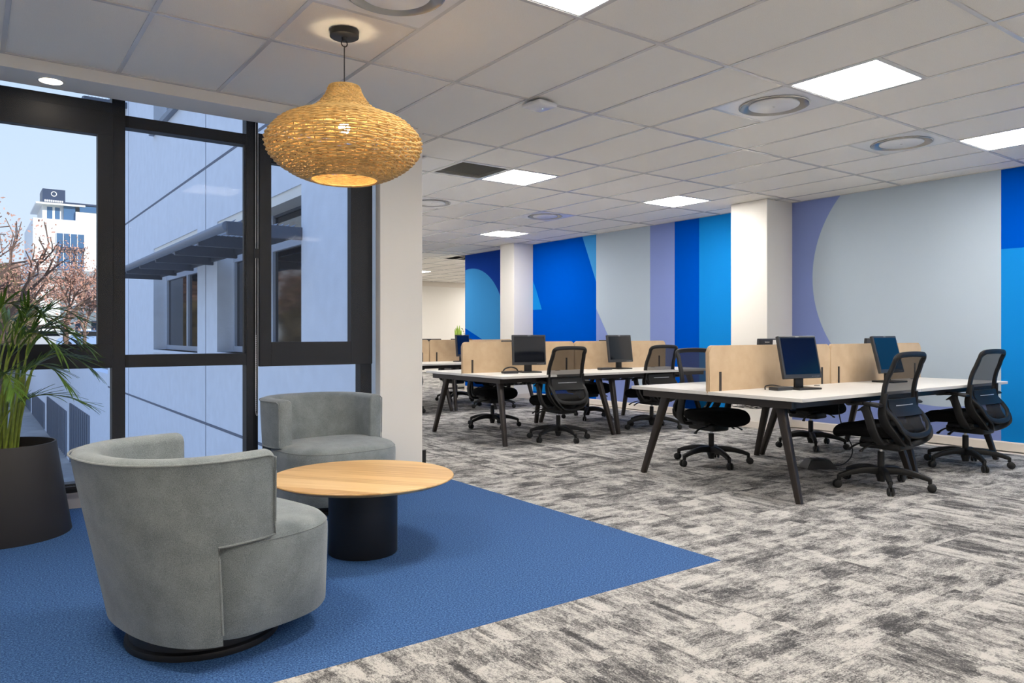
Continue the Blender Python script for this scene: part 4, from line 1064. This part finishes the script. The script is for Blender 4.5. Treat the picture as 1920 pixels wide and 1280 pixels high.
b = BM(); sweep(b, [(8.2, -3, 4.2), (8.8, -3, 4.75), (9.8, -3, 5.05), (11.5, -3, 5.1), (14, -3, 5.0)], [(-1.5, 0), (1.5, 0), (1.5, .25), (-1.5, .25)], up=Vector((0, 0, 1))); obj('canopy', b, DK, lb_)
# cars
def car(label, loc, rz, col):
    t = thing('parked_car', label, 'car', loc, rz, 'parked cars on the street')
    prof = [(-2.1, .35), (-2.15, .75), (-1.95, .95), (-1.5, 1.0), (-.95, 1.42), (.45, 1.46), (1.15, 1.0), (1.95, .88), (2.15, .65), (2.1, .35)]
    b = BM(); A = [b.verts.new((x, -.85, z)) for x, z in prof]; B_ = [b.verts.new((x, .85, z)) for x, z in prof]; n = len(prof)
    b.faces.new(A); b.faces.new(B_[::-1])
    for k in range(n): b.faces.new((A[k], A[(k+1) % n], B_[(k+1) % n], B_[k]))
    bmesh.ops.bevel(b, geom=b.edges[:], offset=.05, segments=2, affect='EDGES'); obj('body', b, pbr('car_paint_'+col[0], col[1], .25, coat=.6), t, smooth=True)
    b = BM()
    for s in (-1, 1):
        pg = [(-1.3, 1.02), (-.85, 1.36), (.4, 1.39), (.95, 1.02)]; q = [b.verts.new((x, s*.857, z)) for x, z in pg]; b.faces.new(q)
    for pg in (((1.10, 1.03), (.50, 1.44)), ((-1.45, 1.04), (-.98, 1.41))):
        (xa, za), (xb, zb) = pg; o_ = .03 if xa > 0 else -.03
        q = [b.verts.new(p) for p in ((xa+o_, -.72, za), (xa+o_, .72, za), (xb+o_, .66, zb), (xb+o_, -.66, zb))]; b.faces.new(q)
    obj('glazing', b, M['pane'], t)
    for x in (-1.35, 1.35):
        for s in (-1, 1):
            tt = BM(); lathe(tt, [(0, -.1), (.30, -.1), (.33, -.05), (.33, .05), (.30, .1), (0, .1)], 20); bb_ = BM(); merge(bb_, tt, Matrix.Rotation(pi/2, 4, 'X')); obj('wheel', bb_, M['plastic'], t, (x, s*.78, .33), smooth=True)
    return t
car('blue hatchback parked on the street, seen through the left window', (7.6, 65, .0), radians(160), ('blue', (150, 176, 214)))
car('silver car parked on the street behind the palm', (4.6, 68, .0), radians(175), ('silver', (190, 194, 200)))
# bare reddish trees
bark = pbr('bark', (120, 96, 82), .9); twigm = pbr('russet_leaves', (176, 132, 112), .9, var=(3, .3))
def tree(label, loc, h, seed):
    rr_ = random.Random(seed); t = thing('bare_tree', label, 'tree', loc, 0, 'bare russet trees outside')
    br = BM(); lf = BM()
    def grow(p, d, L, r, lev):
        q = p+d*L; mid_ = p.lerp(q, .5)+Vector((rr_.uniform(-1, 1), rr_.uniform(-1, 1), 0))*L*.06
        sweep(br, [p, mid_, q], circ(1, 5 if lev < 2 else 3), scales=[r, r*.85, r*.68])
        if lev >= 3:
            for _ in range(9):
                c_ = p.lerp(q, rr_.random())+Vector([rr_.gauss(0, .22) for _ in range(3)]); s = rr_.uniform(.04, .10)
                a_ = Vector([rr_.gauss(0, 1) for _ in range(3)]).normalized(); b2 = a_.orthogonal().normalized()
                lf.faces.new([lf.verts.new(c_+a_*s), lf.verts.new(c_+b2*s*.6), lf.verts.new(c_-a_*s), lf.verts.new(c_-b2*s*.6)])
        if lev == 5: return
        for _ in range(3 if lev < 4 else 2):
            ax = Vector([rr_.gauss(0, 1) for _ in range(3)]).normalized(); nd = (d+ax*.62+Vector((0, 0, .05))).normalized()
            grow(q, nd, L*rr_.uniform(.66, .86), r*.62, lev+1)
    grow(Vector((0, 0, 0)), Vector((0, 0, 1)), h*.27, h*.028, 0)
    obj('branches', br, bark, t); obj('foliage', lf, twigm, t, kind='stuff')
tree('tall bare russet tree at the far left behind the palm', (1.1, 38, -3.9), 11.6, 3)
tree('bare russet tree in the middle of the left window', (4.2, 46, 0), 6.4, 5)
tree('smaller bare russet tree before the distant white building', (6.0, 54, 0), 4.9, 9)
tree('bare russet tree reflected and glimpsed at the left edge of the window', (-.4, 44, -3.9), 10.5, 12)
# brown shrubs added to darken the reflections in the wing's panes
hs = random.Random(5)
for k, (x, y) in enumerate(((1.2, 64), (-3, 66), (-7.5, 63), (-12, 66), (-17, 63), (-22, 66))):
    b = BM(); bmesh.ops.create_icosphere(b, subdivisions=4, radius=1)
    for v in b.verts:
        n_ = noise.noise(v.co*2.3+Vector((k*7, 0, 0)))*.35+noise.noise(v.co*7+Vector((k*3, 5, 0)))*.2
        v.co = v.co*(1+n_); v.co.x *= 2.6; v.co.y *= 1.6; v.co.z = v.co.z*4.0+2.6
    o = obj('reflection_shrub', b, pbr('reflection_foliage', (84, 74, 50), .9, var=(1.6, .6)) if k == 0 else bpy.data.materials['reflection_foliage'], None, (x, y, -.4), smooth=False)
    tag(o, 'rounded brownish shrub added for the pane reflections, %s' % ['nearest to the white building', 'next to the one by the white building', 'in the middle of the row', 'just past the middle of the row', 'last but one of the row', 'last of the row, farthest left'][k], 'shrub', 'shrubs added for the pane reflections')
tree('bare russet tree standing opposite the wing, outside the view', (-7, 20, -3.9), 9.0, 21)
tree('bare russet tree left of the view, first of the row across from the wing', (-3.0, 34, -3.9), 11.5, 31)
tree('bare russet tree left of the view, second of the row across from the wing', (-7.5, 50, -3.9), 12, 32)
tree('bare russet tree left of the view, last of the row across from the wing', (-2.5, 60, -3.9), 12, 33)
